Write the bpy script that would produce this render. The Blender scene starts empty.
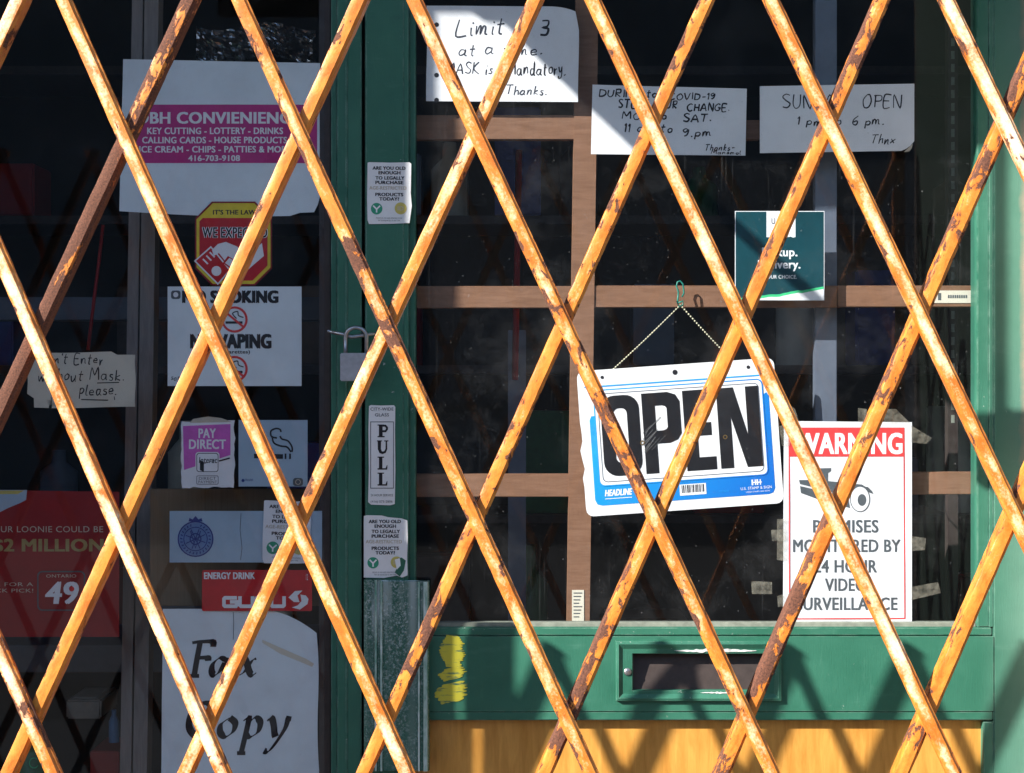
import bpy, bmesh, math, random
from mathutils import Vector, Matrix, noise
random.seed(7)
D = 2.5; F = 1625.0; CZ = 1.5; GY = -0.785
SX, SY = 1.640, 1.132                         # sun travel per metre of depth: to the right, downward
scene = bpy.context.scene
COL = scene.collection

def P(px, py, y=0.0):
    s = (D + y) / F
    return Vector(((px - 512) * s, y, CZ + (386.5 - py) * s))

# ------------------------------------------------------------------ materials
def srgb(r, g, b):
    f = lambda c: (c/255/12.92) if c/255 <= .04045 else ((c/255+.055)/1.055)**2.4
    return (f(r), f(g), f(b), 1)
MATS = {}
class NT:
    def __init__(s, name):
        s.m = bpy.data.materials.new(name); s.m.use_nodes = True
        s.t = s.m.node_tree; s.t.nodes.clear()
        s.out = s.t.nodes.new('ShaderNodeOutputMaterial')
    def n(s, t, **kw):
        o = s.t.nodes.new('ShaderNode' + t)
        for k, v in kw.items(): setattr(o, k, v)
        return o
    def l(s, a, b): s.t.links.new(a, b)
    def sv(s, sock, v):
        if isinstance(v, bpy.types.NodeSocket): s.l(v, sock)
        else: sock.default_value = v
    def pos(s, scale=(1, 1, 1), obj=False):
        tc = s.n('TexCoord').outputs['Object'] if obj else s.n('NewGeometry').outputs['Position']
        mp = s.n('Mapping'); s.l(tc, mp.inputs[0]); mp.inputs['Scale'].default_value = scale
        return mp.outputs[0]
    def noise(s, vec, scale, detail=4, rough=.55, dist=0):
        o = s.n('TexNoise'); s.l(vec, o.inputs['Vector'])
        o.inputs['Scale'].default_value = scale; o.inputs['Detail'].default_value = detail
        o.inputs['Roughness'].default_value = rough; o.inputs['Distortion'].default_value = dist
        return o.outputs['Fac']
    def mr(s, v, a, b, c=0, d=1):
        o = s.n('MapRange'); s.sv(o.inputs[0], v); s.sv(o.inputs[1], a); s.sv(o.inputs[2], b)
        o.inputs[3].default_value = c; o.inputs[4].default_value = d
        return o.outputs[0]
    def math(s, op, a, b=0.0, c=0.0):
        o = s.n('Math', operation=op); s.sv(o.inputs[0], a); s.sv(o.inputs[1], b); s.sv(o.inputs[2], c)
        return o.outputs[0]
    def mix(s, f, a, b):
        o = s.n('Mix', data_type='RGBA'); s.sv(o.inputs[0], f); s.sv(o.inputs[6], a); s.sv(o.inputs[7], b)
        return o.outputs[2]
    def bsdf(s, col, rough=.5, metal=0, spec=.5, bump=None, bs=.3, bd=.001, coat=0):
        b = s.n('BsdfPrincipled'); s.sv(b.inputs['Base Color'], col); s.sv(b.inputs['Roughness'], rough)
        s.sv(b.inputs['Metallic'], metal); b.inputs['Specular IOR Level'].default_value = spec
        b.inputs['Coat Weight'].default_value = coat
        if bump is not None:
            bp = s.n('Bump'); bp.inputs['Strength'].default_value = bs; bp.inputs['Distance'].default_value = bd
            s.l(bump, bp.inputs['Height']); s.l(bp.outputs[0], b.inputs['Normal'])
        s.l(b.outputs[0], s.out.inputs[0]); return b

def sc(c, k): return (min(1, c[0]*k), min(1, c[1]*k), min(1, c[2]*k), 1)

def plain(name, col, rough=.55, var=.12, scale=60, metal=0, spec=.4, bump=0):
    if name in MATS: return MATS[name]
    t = NT(name); v = t.pos()
    n = t.noise(v, scale, 5, .6)
    c = t.mix(t.mr(n, .3, .7), sc(col, 1-var), sc(col, 1+var))
    t.bsdf(c, rough, metal, spec, n if bump else None, .4, bump)
    MATS[name] = t.m; return t.m

def paper(name, col, stain=.1):
    t = NT(name); v = t.pos()
    n1 = t.noise(v, 14, 5, .65); n2 = t.noise(v, 160, 3)
    c = t.mix(t.mr(n1, .42, .75), col, sc(col, 1-stain))
    c = t.mix(t.mr(n2, .62, .72, 0, .25), c, sc(col, .8))
    t.bsdf(c, .62, 0, .25, n1, .3, .002)
    MATS[name] = t.m; return t.m

def green_paint():
    t = NT('green_paint'); v = t.pos()
    a = t.noise(v, 9, 5, .6); b = t.noise(v, 240, 3, .7); sm = t.noise(t.pos((1, 1, .18)), 55, 5, .7); hz = t.noise(t.pos((.25, 1, 1)), 46, 5, .7)
    base = t.mix(t.mr(a, .3, .7), (.024, .118, .076, 1), (.037, .160, .105, 1))
    base = t.mix(t.mr(sm, .6, .85, 0, .35), base, (.13, .30, .22, 1))
    base = t.mix(t.mr(hz, .58, .8, 0, .3), base, (.12, .26, .20, 1))
    base = t.mix(t.mr(t.noise(v, 24, 5, .7), .62, .8, 0, .5), base, (.016, .07, .05, 1))
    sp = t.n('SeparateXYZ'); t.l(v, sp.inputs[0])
    sheen = t.math('MULTIPLY', t.mr(sp.outputs[0], .72, .80), t.mr(t.noise(v, 6, 4), .3, .7, .3, .7))
    base = t.mix(sheen, base, (.17, .31, .25, 1))  # glossy sheen painted in as paler green toward the right stile
    # worn, paler arrises
    bv = t.n('Bevel'); bv.samples = 4; bv.inputs['Radius'].default_value = .0016
    dp = t.n('VectorMath', operation='DOT_PRODUCT'); ng = t.n('NewGeometry'); t.l(bv.outputs[0], dp.inputs[0]); t.l(ng.outputs['True Normal'], dp.inputs[1])
    edge = t.math('MULTIPLY', t.mr(dp.outputs['Value'], .97, .80), t.mr(t.noise(v, 38, 5, .7), .40, .62))
    base = t.mix(t.math('MULTIPLY', edge, .75), base, (.27, .40, .33, 1))
    chips = t.math('MULTIPLY', t.mr(t.noise(v, 85, 6, .75), .655, .67), t.mr(t.noise(v, 5, 2), .5, .60))
    base = t.mix(chips, base, (.42, .46, .42, 1))
    wx = t.math('ADD', sp.outputs[0], t.math('MULTIPLY', t.noise(v, 40, 4), .014))
    worn = t.math('MULTIPLY', t.mr(wx, .787, .797, 0, .7), t.mr(t.math('ADD', sp.outputs[2], t.math('MULTIPLY', a, .3)), 1.42, 1.56))
    base = t.mix(worn, base, (.34, .25, .19, 1))
    br = t.noise(t.pos((8, 1, .8)), 60, 3, .6)
    hh = t.math('SUBTRACT', t.math('ADD', t.math('MULTIPLY', b, .3), br), t.math('MULTIPLY', chips, .6))
    t.bsdf(base, t.mr(a, .3, .7, .32, .55), 0, .4, hh, .45, .0007)
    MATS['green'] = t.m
def green_metal():
    t = NT('green_enamelled_metal'); v = t.pos()
    s1 = t.noise(v, 300, 4, .8); m = t.noise(t.pos((1, 1, .6)), 14, 4, .65); st = t.noise(t.pos((1, 1, .10)), 75, 3, .6)
    sp = t.n('SeparateXYZ'); t.l(v, sp.inputs[0])
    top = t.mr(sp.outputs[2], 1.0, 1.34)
    band = t.math('MULTIPLY', t.mr(st, .46, .62), t.mr(t.math('ADD', top, m), .75, 1.25))  # vertical reflections painted as pale streaks, stronger toward the top
    glint = t.mr(t.math('ABSOLUTE', t.math('ADD', sp.outputs[0], .152)), .010, .002)  # bright highlight stripe painted near the plate's right edge
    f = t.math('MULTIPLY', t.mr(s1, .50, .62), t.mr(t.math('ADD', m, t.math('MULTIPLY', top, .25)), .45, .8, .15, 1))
    f = t.math('MAXIMUM', f, t.math('MULTIPLY', band, .75)); f = t.math('MAXIMUM', f, t.math('MULTIPLY', glint, t.mr(top, .1, .8, .1, .8)))
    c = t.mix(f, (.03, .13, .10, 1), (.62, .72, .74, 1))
    t.bsdf(c, t.mr(m, .3, .7, .16, .34), .3, .8, s1, .15, .0003)
    MATS['green_metal'] = t.m
    t = NT('worn_rib'); n = t.noise(t.pos((1, 1, .3)), 60, 4, .7)
    t.bsdf(t.mix(t.mr(n, .35, .6), (.10, .30, .22, 1), (.60, .72, .70, 1)), .3, .2, .7); MATS['rib'] = t.m
def gate_paint():
    t = NT('rusty_orange_paint')
    oi = t.n('ObjectInfo'); tc = t.n('TexCoord')
    off = t.n('VectorMath', operation='SCALE'); off.inputs[0].default_value = (3.1, 7.7, 5.3)
    t.l(oi.outputs['Random'], off.inputs['Scale'])
    add = t.n('VectorMath', operation='ADD'); t.l(tc.outputs['Object'], add.inputs[0]); t.l(off.outputs[0], add.inputs[1])
    v = add.outputs[0]
    lo = t.n('Mapping'); lo.inputs['Scale'].default_value = (1, 1, .45); t.l(v, lo.inputs[0]); vl = lo.outputs[0]
    def att(nm):
        a = t.n('Attribute', attribute_type='OBJECT', attribute_name=nm); return a.outputs['Fac']
    rust, fade_glare = att('rust_level'), att('fade_glare_level')
    sep = t.n('SeparateXYZ'); t.l(tc.outputs['Object'], sep.inputs[0]); x, z = sep.outputs[0], sep.outputs[2]
    big = t.noise(v, 9, 2, .5); mid = t.noise(vl, 70, 5, .65, .2); fine = t.noise(v, 330, 5, .75); grain = t.noise(v, 900, 2, .6)
    # paint: deep orange, with faded cream and sun glare painted along each strip's middle
    c = t.mix(t.mr(mid, .36, .62), (.50, .128, .013, 1), (.74, .265, .036, 1))
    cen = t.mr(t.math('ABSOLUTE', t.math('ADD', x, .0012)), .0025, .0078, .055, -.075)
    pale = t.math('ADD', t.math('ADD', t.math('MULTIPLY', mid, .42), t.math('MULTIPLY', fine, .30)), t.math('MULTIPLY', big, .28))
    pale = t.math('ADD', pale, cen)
    fth = t.math('SUBTRACT', .69, t.math('MULTIPLY', fade_glare, .19))
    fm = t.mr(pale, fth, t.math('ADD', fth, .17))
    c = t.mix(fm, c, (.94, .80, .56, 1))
    c = t.mix(t.mr(fine, .60, .74, 0, .7), c, (.40, .10, .012, 1))
    c = t.mix(t.mr(grain, .55, .8, 0, .35), c, (.80, .42, .14, 1))
    # rust: chips along the edges, and long flaked patches inside each strip's rusted stretches
    ed = t.mr(t.math('ABSOLUTE', t.math('ADD', x, -.001)), .004, .0082, 0, .07)
    zone = None
    for k in (1, 2):
        a0, a1 = att('rust_from_%d' % k), att('rust_to_%d' % k)
        q = t.math('MULTIPLY', t.mr(t.math('SUBTRACT', z, a0), -.01, .02), t.mr(t.math('SUBTRACT', a1, z), -.01, .02))
        zone = q if zone is None else t.math('MAXIMUM', zone, q)
    rn = t.math('ADD', t.math('MULTIPLY', t.noise(vl, 95, 8, .66, .6), .68), t.math('MULTIPLY', t.noise(v, 26, 2, .5), .32))
    rn = t.math('ADD', t.math('ADD', rn, ed), t.math('MULTIPLY', zone, .068))
    rth = t.math('SUBTRACT', .655, t.math('MULTIPLY', rust, .17))
    rm = t.mr(rn, rth, t.math('ADD', rth, .005))
    cn = t.math('ADD', t.noise(vl, 210, 5, .7), t.math('MULTIPLY', ed, 1.1))
    cth = t.math('SUBTRACT', .765, t.math('MULTIPLY', rust, .20))
    rm = t.math('MAXIMUM', rm, t.mr(cn, cth, t.math('ADD', cth, .01)))
    halo = t.mr(rn, t.math('ADD', rth, -.04), rth, 0, .6)
    c = t.mix(halo, c, (.44, .11, .014, 1))
    rc = t.mix(t.mr(t.noise(v, 520, 4, .8), .35, .65), (.045, .016, .009, 1), (.19, .07, .036, 1))
    c = t.mix(rm, c, rc)
    h = t.math('SUBTRACT', t.math('ADD', t.math('MULTIPLY', mid, .25), t.math('MULTIPLY', fine, .35)), t.math('MULTIPLY', rm, .45))
    t.bsdf(c, t.mr(rm, 0, 1, .42, .88), 0, .5, h, .9, .0012)
    MATS['gate'] = t.m
def wood(name, c1, c2, grain=(14, 14, 1.2), rough=.4, coat=0, scale=14, spec=.4):
    t = NT(name); v = t.pos(grain)
    n = t.noise(v, scale, 6, .62, .6); f = t.noise(t.pos((90, 90, 4)), 12, 3, .6); k = t.noise(t.pos(), 4, 3)
    c = t.mix(t.mr(n, .32, .7), c1, c2)
    c = t.mix(t.mr(f, .5, .8, 0, .35), c, sc(c1, .7))
    c = t.mix(t.mr(k, .45, .7, 0, .3), c, sc(c2, 1.15))
    t.bsdf(c, rough, 0, spec, f, .25, .0005, coat)
    MATS[name] = t.m
def glass(name, dust=.05, streak=.6, lo=.45, smear_col=(.75, .76, .78, 1)):
    t = NT(name); v = t.pos()
    n = t.noise(v, 5.5, 8, .75); fine = t.noise(v, 420, 3, .8); st = t.noise(t.pos((60, 1, 1.4)), 3.2, 4, .6)
    d = t.math('MULTIPLY', t.mr(n, lo, .8), t.mr(fine, .3, .75, .5, 1.2))
    s = t.math('MULTIPLY', t.mr(st, .6, .78), t.mr(t.noise(v, 3, 2), .45, .6))
    fac = t.math('ADD', t.math('MULTIPLY', d, dust), t.math('MULTIPLY', s, dust*streak))
    fac = t.math('ADD', fac, .0015)
    if dust > .03:
        sp = t.n('SeparateXYZ'); t.l(v, sp.inputs[0])
        reg = t.math('MULTIPLY', t.mr(sp.outputs[0], .30, .62), t.mr(sp.outputs[2], 1.75, 1.35, .12, 1))
        smu = t.math('MULTIPLY', t.mr(t.noise(v, 13, 8, .78), .50, .72), t.mr(t.noise(v, 150, 4, .8), .35, .65, .4, 1))
        fac = t.math('ADD', fac, t.math('MULTIPLY', reg, t.math('MULTIPLY', smu, .10)))
        wipe = t.mr(t.noise(t.pos((3, 1, 26)), 6, 4, .6), .60, .74)
        fac = t.math('ADD', fac, t.math('MULTIPLY', t.math('MULTIPLY', wipe, t.mr(t.noise(v, 5, 2), .45, .6)), .012))
    specks = t.mr(t.noise(v, 230, 2, .5), .74, .79, 0, .14)
    fac = t.math('ADD', fac, specks)
    tr = t.n('BsdfTransparent'); tr.inputs[0].default_value = (.95, .96, .97, 1)
    di = t.n('BsdfDiffuse'); di.inputs[0].default_value = smear_col
    m1 = t.n('MixShader'); t.l(fac, m1.inputs[0]); t.l(tr.outputs[0], m1.inputs[1]); t.l(di.outputs[0], m1.inputs[2])
    gl = t.n('BsdfGlossy'); gl.inputs['Roughness'].default_value = .03
    bp = t.n('Bump'); bp.inputs['Strength'].default_value = .08; bp.inputs['Distance'].default_value = .004
    t.l(t.noise(v, 2.2, 0), bp.inputs['Height']); t.l(bp.outputs[0], gl.inputs['Normal'])
    fr = t.n('Fresnel'); fr.inputs[0].default_value = 1.52
    m2 = t.n('MixShader'); bf = t.n('NewGeometry').outputs['Backfacing']
    t.l(t.math('MULTIPLY', fr.outputs[0], t.math('SUBTRACT', 1.0, bf)), m2.inputs[0]); t.l(m1.outputs[0], m2.inputs[1]); t.l(gl.outputs[0], m2.inputs[2])
    t.l(m2.outputs[0], t.out.inputs[0]); MATS[name] = t.m
def tape_mat():
    t = NT('clear_tape'); v = t.pos((1, 1, 1))
    n = t.noise(v, 90, 4, .7)
    tr = t.n('BsdfTransparent'); b = t.n('BsdfPrincipled'); b.inputs['Base Color'].default_value = (.5, .46, .36, 1); b.inputs['Roughness'].default_value = .35
    m = t.n('MixShader'); t.l(t.mr(n, .35, .7, .08, .40), m.inputs[0]); t.l(tr.outputs[0], m.inputs[1]); t.l(b.outputs[0], m.inputs[2])
    t.l(m.outputs[0], t.out.inputs[0]); MATS['tape'] = t.m
def brick():
    t = NT('brown_brick'); tc = t.pos()
    co = t.n('CombineXYZ'); sp = t.n('SeparateXYZ'); t.l(tc, sp.inputs[0])
    t.l(t.math('ADD', sp.outputs[0], sp.outputs[1]), co.inputs[0]); t.l(sp.outputs[2], co.inputs[1])
    b = t.n('TexBrick'); t.l(co.outputs[0], b.inputs[0]); b.inputs['Scale'].default_value = 1
    b.inputs['Brick Width'].default_value = .2; b.inputs['Row Height'].default_value = .075; b.inputs['Mortar Size'].default_value = .006
    b.inputs[1].default_value = (.13, .09, .075, 1); b.inputs[2].default_value = (.17, .12, .10, 1); b.inputs[3].default_value = (.2, .19, .18, 1)
    t.bsdf(b.outputs[0], .85, 0, .2, b.outputs[1], -.5, .004); MATS['brick'] = t.m

green_paint(); green_metal(); gate_paint(); tape_mat(); brick()
wood('kick_wood', (.46, .20, .032, 1), (.66, .33, .07, 1), (5, 5, .7), .42, .15)
wood('inner_wood', (.17, .082, .042, 1), (.25, .13, .075, 1), (1.5, 10, 10), .65)
wood('post_wood', (.20, .17, .15, 1), (.30, .26, .23, 1), (10, 10, 1.2), .7)
glass('door_glass', .020, 1.0, .50); glass('window_glass', .02, .3, .5)
WHITE = paper('white_paper', (.80, .81, .82, 1), .12); CREAM = paper('cream_paper', (.66, .62, .50, 1), .2)
paper('sheet_paper', (.76, .84, .86, 1), .12); paper('blue_grey_card', (.38, .50, .60, 1), .12)
INK = plain('black_ink', (.012, .012, .016, 1), .5, .1); GREYINK = plain('grey_ink', (.085, .10, .11, 1), .5)
BLUEINK = plain('blue_ink', (.03, .05, .22, 1), .5); PEN = plain('pen_ink', (.03, .035, .05, 1), .6, .4, 300)
MAGENTA = plain('magenta_print', (.50, .025, .20, 1), .5); PINKP = plain('violet_print', (.60, .12, .50, 1), .5)
RED = plain('red_print', (.55, .012, .02, 1), .35); DRED = plain('dark_red_print', (.27, .007, .009, 1), .4, .1, 20)
WRED = plain('warning_red', (.72, .05, .05, 1), .5); YEL = plain('yellow_print', (.75, .58, .03, 1), .5)
GOLD = plain('gold_print', (.35, .27, .10, 1), .5); WPR = plain('white_print', (.82, .83, .84, 1), .5, .04)
GPR = plain('green_print', (.03, .30, .17, 1), .5); TEAL = plain('teal_print', (.005, .052, .066, 1), .35, .15, 20)
OCHRE = plain('ochre_print', (.55, .46, .12, 1), .5); LGREEN = plain('light_green_print', (.05, .55, .22, 1), .5)
TANINK = plain('tan_ink', (.52, .46, .36, 1), .6); CYAN = plain('cyan_print', (.02, .34, .80, 1), .35)
t = NT('graduated_blue_print'); sp_ = t.n('SeparateXYZ'); t.l(t.pos(), sp_.inputs[0])
t.bsdf(t.mix(t.mr(t.math('ADD', sp_.outputs[0], t.math('MULTIPLY', sp_.outputs[2], -.6)), -.76, -.42), (.015, .38, .80, 1), (.008, .15, .55, 1)), .32); BLUE = t.m; PLAST = plain('white_plastic', (.84, .84, .83, 1), .3, .03)
SIGNBLK = plain('sign_black', (.014, .014, .016, 1), .28, .15, 40, 0, .6); SMUDGE = plain('rubbed_grey', (.12, .12, .12, 1), .5, .3, 100)
STEEL = plain('worn_steel', (.42, .42, .44, 1), .32, .2, 200, .9); BODYM = plain('padlock_body', (.42, .44, .48, 1), .4, .15, 90, .3)
BRASS = plain('brass', (.5, .33, .12, 1), .35, .2, 100, .9); DARKM = plain('dark_metal', (.055, .042, .038, 1), .45, .2, 60, .2)
SEAL = plain('dusty_sealant', (.20, .22, .18, 1), .8, .25, 80); GAP = plain('seam_black', (.008, .008, .008, 1), .9)  # GAP: flat near-black that fills the door seam
t = NT('yellow_paint')
t.bsdf(t.mix(t.mr(t.noise(t.pos((.18, 1, 1)), 110, 5, .7), .38, .47), (.03, .13, .09, 1), (.52, .47, .04, 1)), .5); SMEARY = t.m; CHIP = plain('bare_metal_chip', (.55, .56, .55, 1), .4, .3, 150)
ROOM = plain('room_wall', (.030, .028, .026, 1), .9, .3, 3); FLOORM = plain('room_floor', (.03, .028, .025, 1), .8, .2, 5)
CARD = wood('cardboard', (.16, .11, .06, 1), (.22, .15, .09, 1), (30, 1, .4), .85)
GREYM = plain('grey_metal', (.13, .155, .20, 1), .45, .1, 30, .2); CORD = plain('cord_beads', (.62, .60, .42, 1), .5)
HOOKM = plain('green_plastic', (.015, .20, .15, 1), .35); STUCCO = plain('tan_jamb_paint', (.42, .33, .26, 1), .7, .2, 40, 0, .3, .001)
CONC = plain('concrete', (.07, .072, .075, 1), .85, .15, 8); ASPH = plain('asphalt', (.05, .05, .05, 1), .9, .2, 20)
FABRIC = plain('awning_canvas', (.05, .09, .07, 1), .8, .15, 30)

# ------------------------------------------------------------------ object helpers
def link(name, me, mats, parent=None, smooth=False):
    o = bpy.data.objects.new(name, me); COL.objects.link(o)
    for m in mats: me.materials.append(m)
    if parent: o.parent = parent
    if smooth:
        for p in me.polygons: p.use_smooth = True
    return o
def finish(name, bm, mats, parent=None, smooth=False):
    me = bpy.data.meshes.new(name); bm.normal_update(); bm.to_mesh(me); bm.free()
    return link(name, me, mats if isinstance(mats, (list, tuple)) else [mats], parent, smooth)
def tag(o, label=None, cat=None, group=None, kind=None):
    if label: o['label'] = label
    if cat: o['category'] = cat
    if group: o['group'] = group
    if kind: o['kind'] = kind
    return o
def empty(name, label, cat, loc=(0, 0, 0), group=None):
    # children are authored in world space, so the parent's inverse is kept
    o = bpy.data.objects.new(name, None); COL.objects.link(o); o.location = loc; o.empty_display_size = .05
    return tag(o, label, cat, group)
def adopt(root):
    for c in bpy.data.objects:
        if c.parent == root: c.matrix_parent_inverse = Matrix.Translation(root.location).inverted()
def box(bm, x0, x1, y0, y1, z0, z1, bev=0.0, mi=0, seg=2):
    r = bmesh.ops.create_cube(bm, size=1)
    for v in r['verts']:
        v.co = Vector(((x0+x1)/2 + v.co.x*(x1-x0), (y0+y1)/2 + v.co.y*(y1-y0), (z0+z1)/2 + v.co.z*(z1-z0)))
    fs = set(f for v in r['verts'] for f in v.link_faces)
    for f in fs: f.material_index = mi
    if bev:
        es = list(set(e for v in r['verts'] for e in v.link_edges))
        r2 = bmesh.ops.bevel(bm, geom=es, offset=bev, segments=seg, affect='EDGES')
        for f in r2['faces']: f.material_index = mi
def pbox(bm, px0, px1, py0, py1, y0, y1, bev=0.0, mi=0, ref=None):
    """box whose front face covers the pixel rectangle at depth y0 (or ref)"""
    a = P(px0, py1, y0 if ref is None else ref); b = P(px1, py0, y0 if ref is None else ref)
    box(bm, a.x, b.x, y0, y1, a.z, b.z, bev, mi)
def tube(bm, pts, r, seg=8, mi=0, closed=False):
    pts = [Vector(p) for p in pts]; n = len(pts); rings = []
    for i, p in enumerate(pts):
        a = pts[i-1] if (i > 0 or closed) else p; b = pts[(i+1) % n] if (i < n-1 or closed) else p
        t = (b-a).normalized(); u = t.cross(Vector((0, 1, 0)));
        if u.length < .05: u = t.cross(Vector((1, 0, 0)))
        u.normalize(); w = t.cross(u)
        rr = r[i] if isinstance(r, (list, tuple)) else r
        rings.append([bm.verts.new(p + (u*math.cos(2*math.pi*k/seg) + w*math.sin(2*math.pi*k/seg))*rr) for k in range(seg)])
    for i in range(n if closed else n-1):
        A, B = rings[i], rings[(i+1) % n]
        for k in range(seg):
            f = bm.faces.new((A[k], A[(k+1) % seg], B[(k+1) % seg], B[k])); f.material_index = mi; f.smooth = True
    if not closed:
        for R in (rings[0], rings[-1]):
            try: bm.faces.new(R).material_index = mi
            except Exception: pass

# ------------------------------------------------------------------ text
_tc = {}
def textmesh(s, bold=0.0):
    key = (s, bold)
    if key in _tc: return _tc[key]
    cu = bpy.data.curves.new('t', 'FONT'); cu.body = s; cu.size = 1; cu.offset = bold; cu.resolution_u = 3; cu.space_character = 1.06
    cu.fill_mode = 'FRONT' if hasattr(cu, 'fill_mode') else None
    ob = bpy.data.objects.new('t', cu); COL.objects.link(ob)
    dg = bpy.context.evaluated_depsgraph_get(); ev = ob.evaluated_get(dg); me = ev.to_mesh()
    V = [(v.co.x, v.co.y) for v in me.vertices]; Fc = [tuple(p.vertices) for p in me.polygons]
    ev.to_mesh_clear(); bpy.data.objects.remove(ob); bpy.data.curves.remove(cu)
    xs = [v[0] for v in V]; ys = [v[1] for v in V]
    # vertical metrics from a reference cap height so that lines with descenders keep their size
    _tc[key] = (V, Fc, min(xs), max(xs), min(ys), max(ys)); return _tc[key]
CAP = .682
# single-stroke letters (x right 0-.6, y up: base 0, x-height .5, cap 1)
G = {
'A': ['0,0 .3,1 .6,0', '.12,.38 .5,.38'], 'B': ['0,0 0,1 .4,.95 .4,.6 0,.5 .5,.4 .45,.05 0,0'], 'C': ['.55,.85 .3,1 .05,.7 .05,.3 .3,0 .55,.15'],
'D': ['.05,0 .05,1', '.0,1 .45,.85 .55,.4 .35,.05 0,0'], 'E': ['.5,1 .05,1 .05,0 .5,0', '.05,.52 .4,.52'],
'G': ['.55,.85 .3,1 .05,.6 .1,.1 .4,0 .55,.4 .35,.42'], 'H': ['.05,1 .05,0', '.5,1 .5,0', '.05,.5 .5,.5'], 'I': ['.1,1 .1,0'],
'K': ['.05,1 .05,0', '.5,1 .05,.45 .55,0'], 'L': ['.1,1 .05,0 .55,.03'], 'M': ['0,0 .1,1 .35,.4 .6,1 .7,0'], 'N': ['.05,0 .05,1 .5,0 .52,1'],
'O': ['.3,1 .05,.6 .15,.05 .45,.05 .6,.5 .45,.95 .3,1'], 'P': ['.08,0 .08,1', '.0,.95 .45,.95 .45,.55 .08,.5'], 'R': ['.08,0 .08,1', '0,.95 .45,.95 .42,.55 .08,.5 .5,0'],
'S': ['.5,.9 .25,1 .05,.8 .25,.55 .5,.3 .35,.02 .02,.1'], 'T': ['0,1 .6,1', '.3,1 .28,0'], 'U': ['.05,1 .05,.3 .25,0 .45,.25 .5,1'], 'V': ['0,1 .28,0 .55,1'], 'Y': ['0,1 .28,.5 .55,1', '.28,.5 .25,0'],
'a': ['.38,.45 .15,.5 .02,.2 .15,0 .35,.2 .38,.48 .38,.1 .48,0'], 'c': ['.38,.42 .2,.5 .03,.25 .15,0 .4,.1'], 'd': ['.38,.42 .15,.5 .02,.2 .15,0 .35,.2 .42,1 .4,.1 .48,0'],
'e': ['.05,.25 .35,.3 .25,.5 .05,.35 .08,.05 .4,.08'], 'h': ['.05,1 .05,0 .12,.35 .3,.5 .36,.3 .38,0'], 'i': ['.08,.5 .08,.05 .16,0', '.1,.78 .12,.82'],
'k': ['.05,1 .05,0', '.35,.5 .06,.25 .4,0'], 'l': ['.08,1 .06,.1 .18,0'], 'm': ['.03,.5 .03,0 .12,.45 .25,.45 .26,0 .35,.45 .48,.42 .5,.05 .58,0'],
'n': ['.03,.5 .03,0 .15,.42 .3,.45 .34,.05 .42,0'], 'o': ['.2,.5 .03,.3 .12,0 .32,.08 .34,.4 .2,.5'], 'p': ['.05,.5 .02,-.4', '.04,.3 .2,.5 .36,.35 .28,.05 .06,.05'],
'r': ['.04,.5 .05,0 .1,.35 .28,.48'], 's': ['.3,.45 .12,.48 .08,.32 .28,.18 .2,0 0,.05'], 't': ['.16,.9 .12,.1 .25,0', '0,.55 .32,.58'], 'u': ['.03,.5 .05,.1 .2,0 .33,.3 .34,.5 .36,.05 .44,0'],
'w': ['0,.5 .1,.02 .22,.4 .35,.02 .48,.5'], 'y': ['.02,.5 .12,.1 .3,.15 .38,.5 .3,-.3 .1,-.42 .05,-.25'], 'x': ['0,.5 .35,0', '.35,.5 0,0'],
'1': ['.0,.8 .12,1 .1,0'], '3': ['.05,.95 .4,.95 .35,.6 .15,.52 .42,.4 .35,.03 .02,.05'], '6': ['.4,1 .1,.6 .05,.15 .3,0 .42,.25 .3,.45 .08,.3'], '9': ['.42,.7 .25,.95 .05,.75 .2,.5 .42,.75 .35,.2 .15,0'],
'.': ['.04,.0 .14,.06'], '-': ['.05,.42 .4,.45'], "'": ['.08,1 .05,.8'], '_': ['0,0 .6,.0'],
}
def pl(s): return [tuple(float(c) for c in p.split(',')) for p in s.split()]
def smooth_path(pts, n=4):
    if len(pts) < 3: return pts
    out = []
    Q = [pts[0]] + list(pts) + [pts[-1]]
    for i in range(1, len(Q)-2):
        p0, p1, p2, p3 = Q[i-1], Q[i], Q[i+1], Q[i+2]
        for k in range(n):
            t = k/n
            out.append(tuple(.5*((2*p1[j]) + (p2[j]-p0[j])*t + (2*p0[j]-5*p1[j]+4*p2[j]-p3[j])*t*t + (3*p1[j]-p0[j]-3*p2[j]+p3[j])*t**3) for j in (0, 1)))
    out.append(pts[-1]); return out

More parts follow.
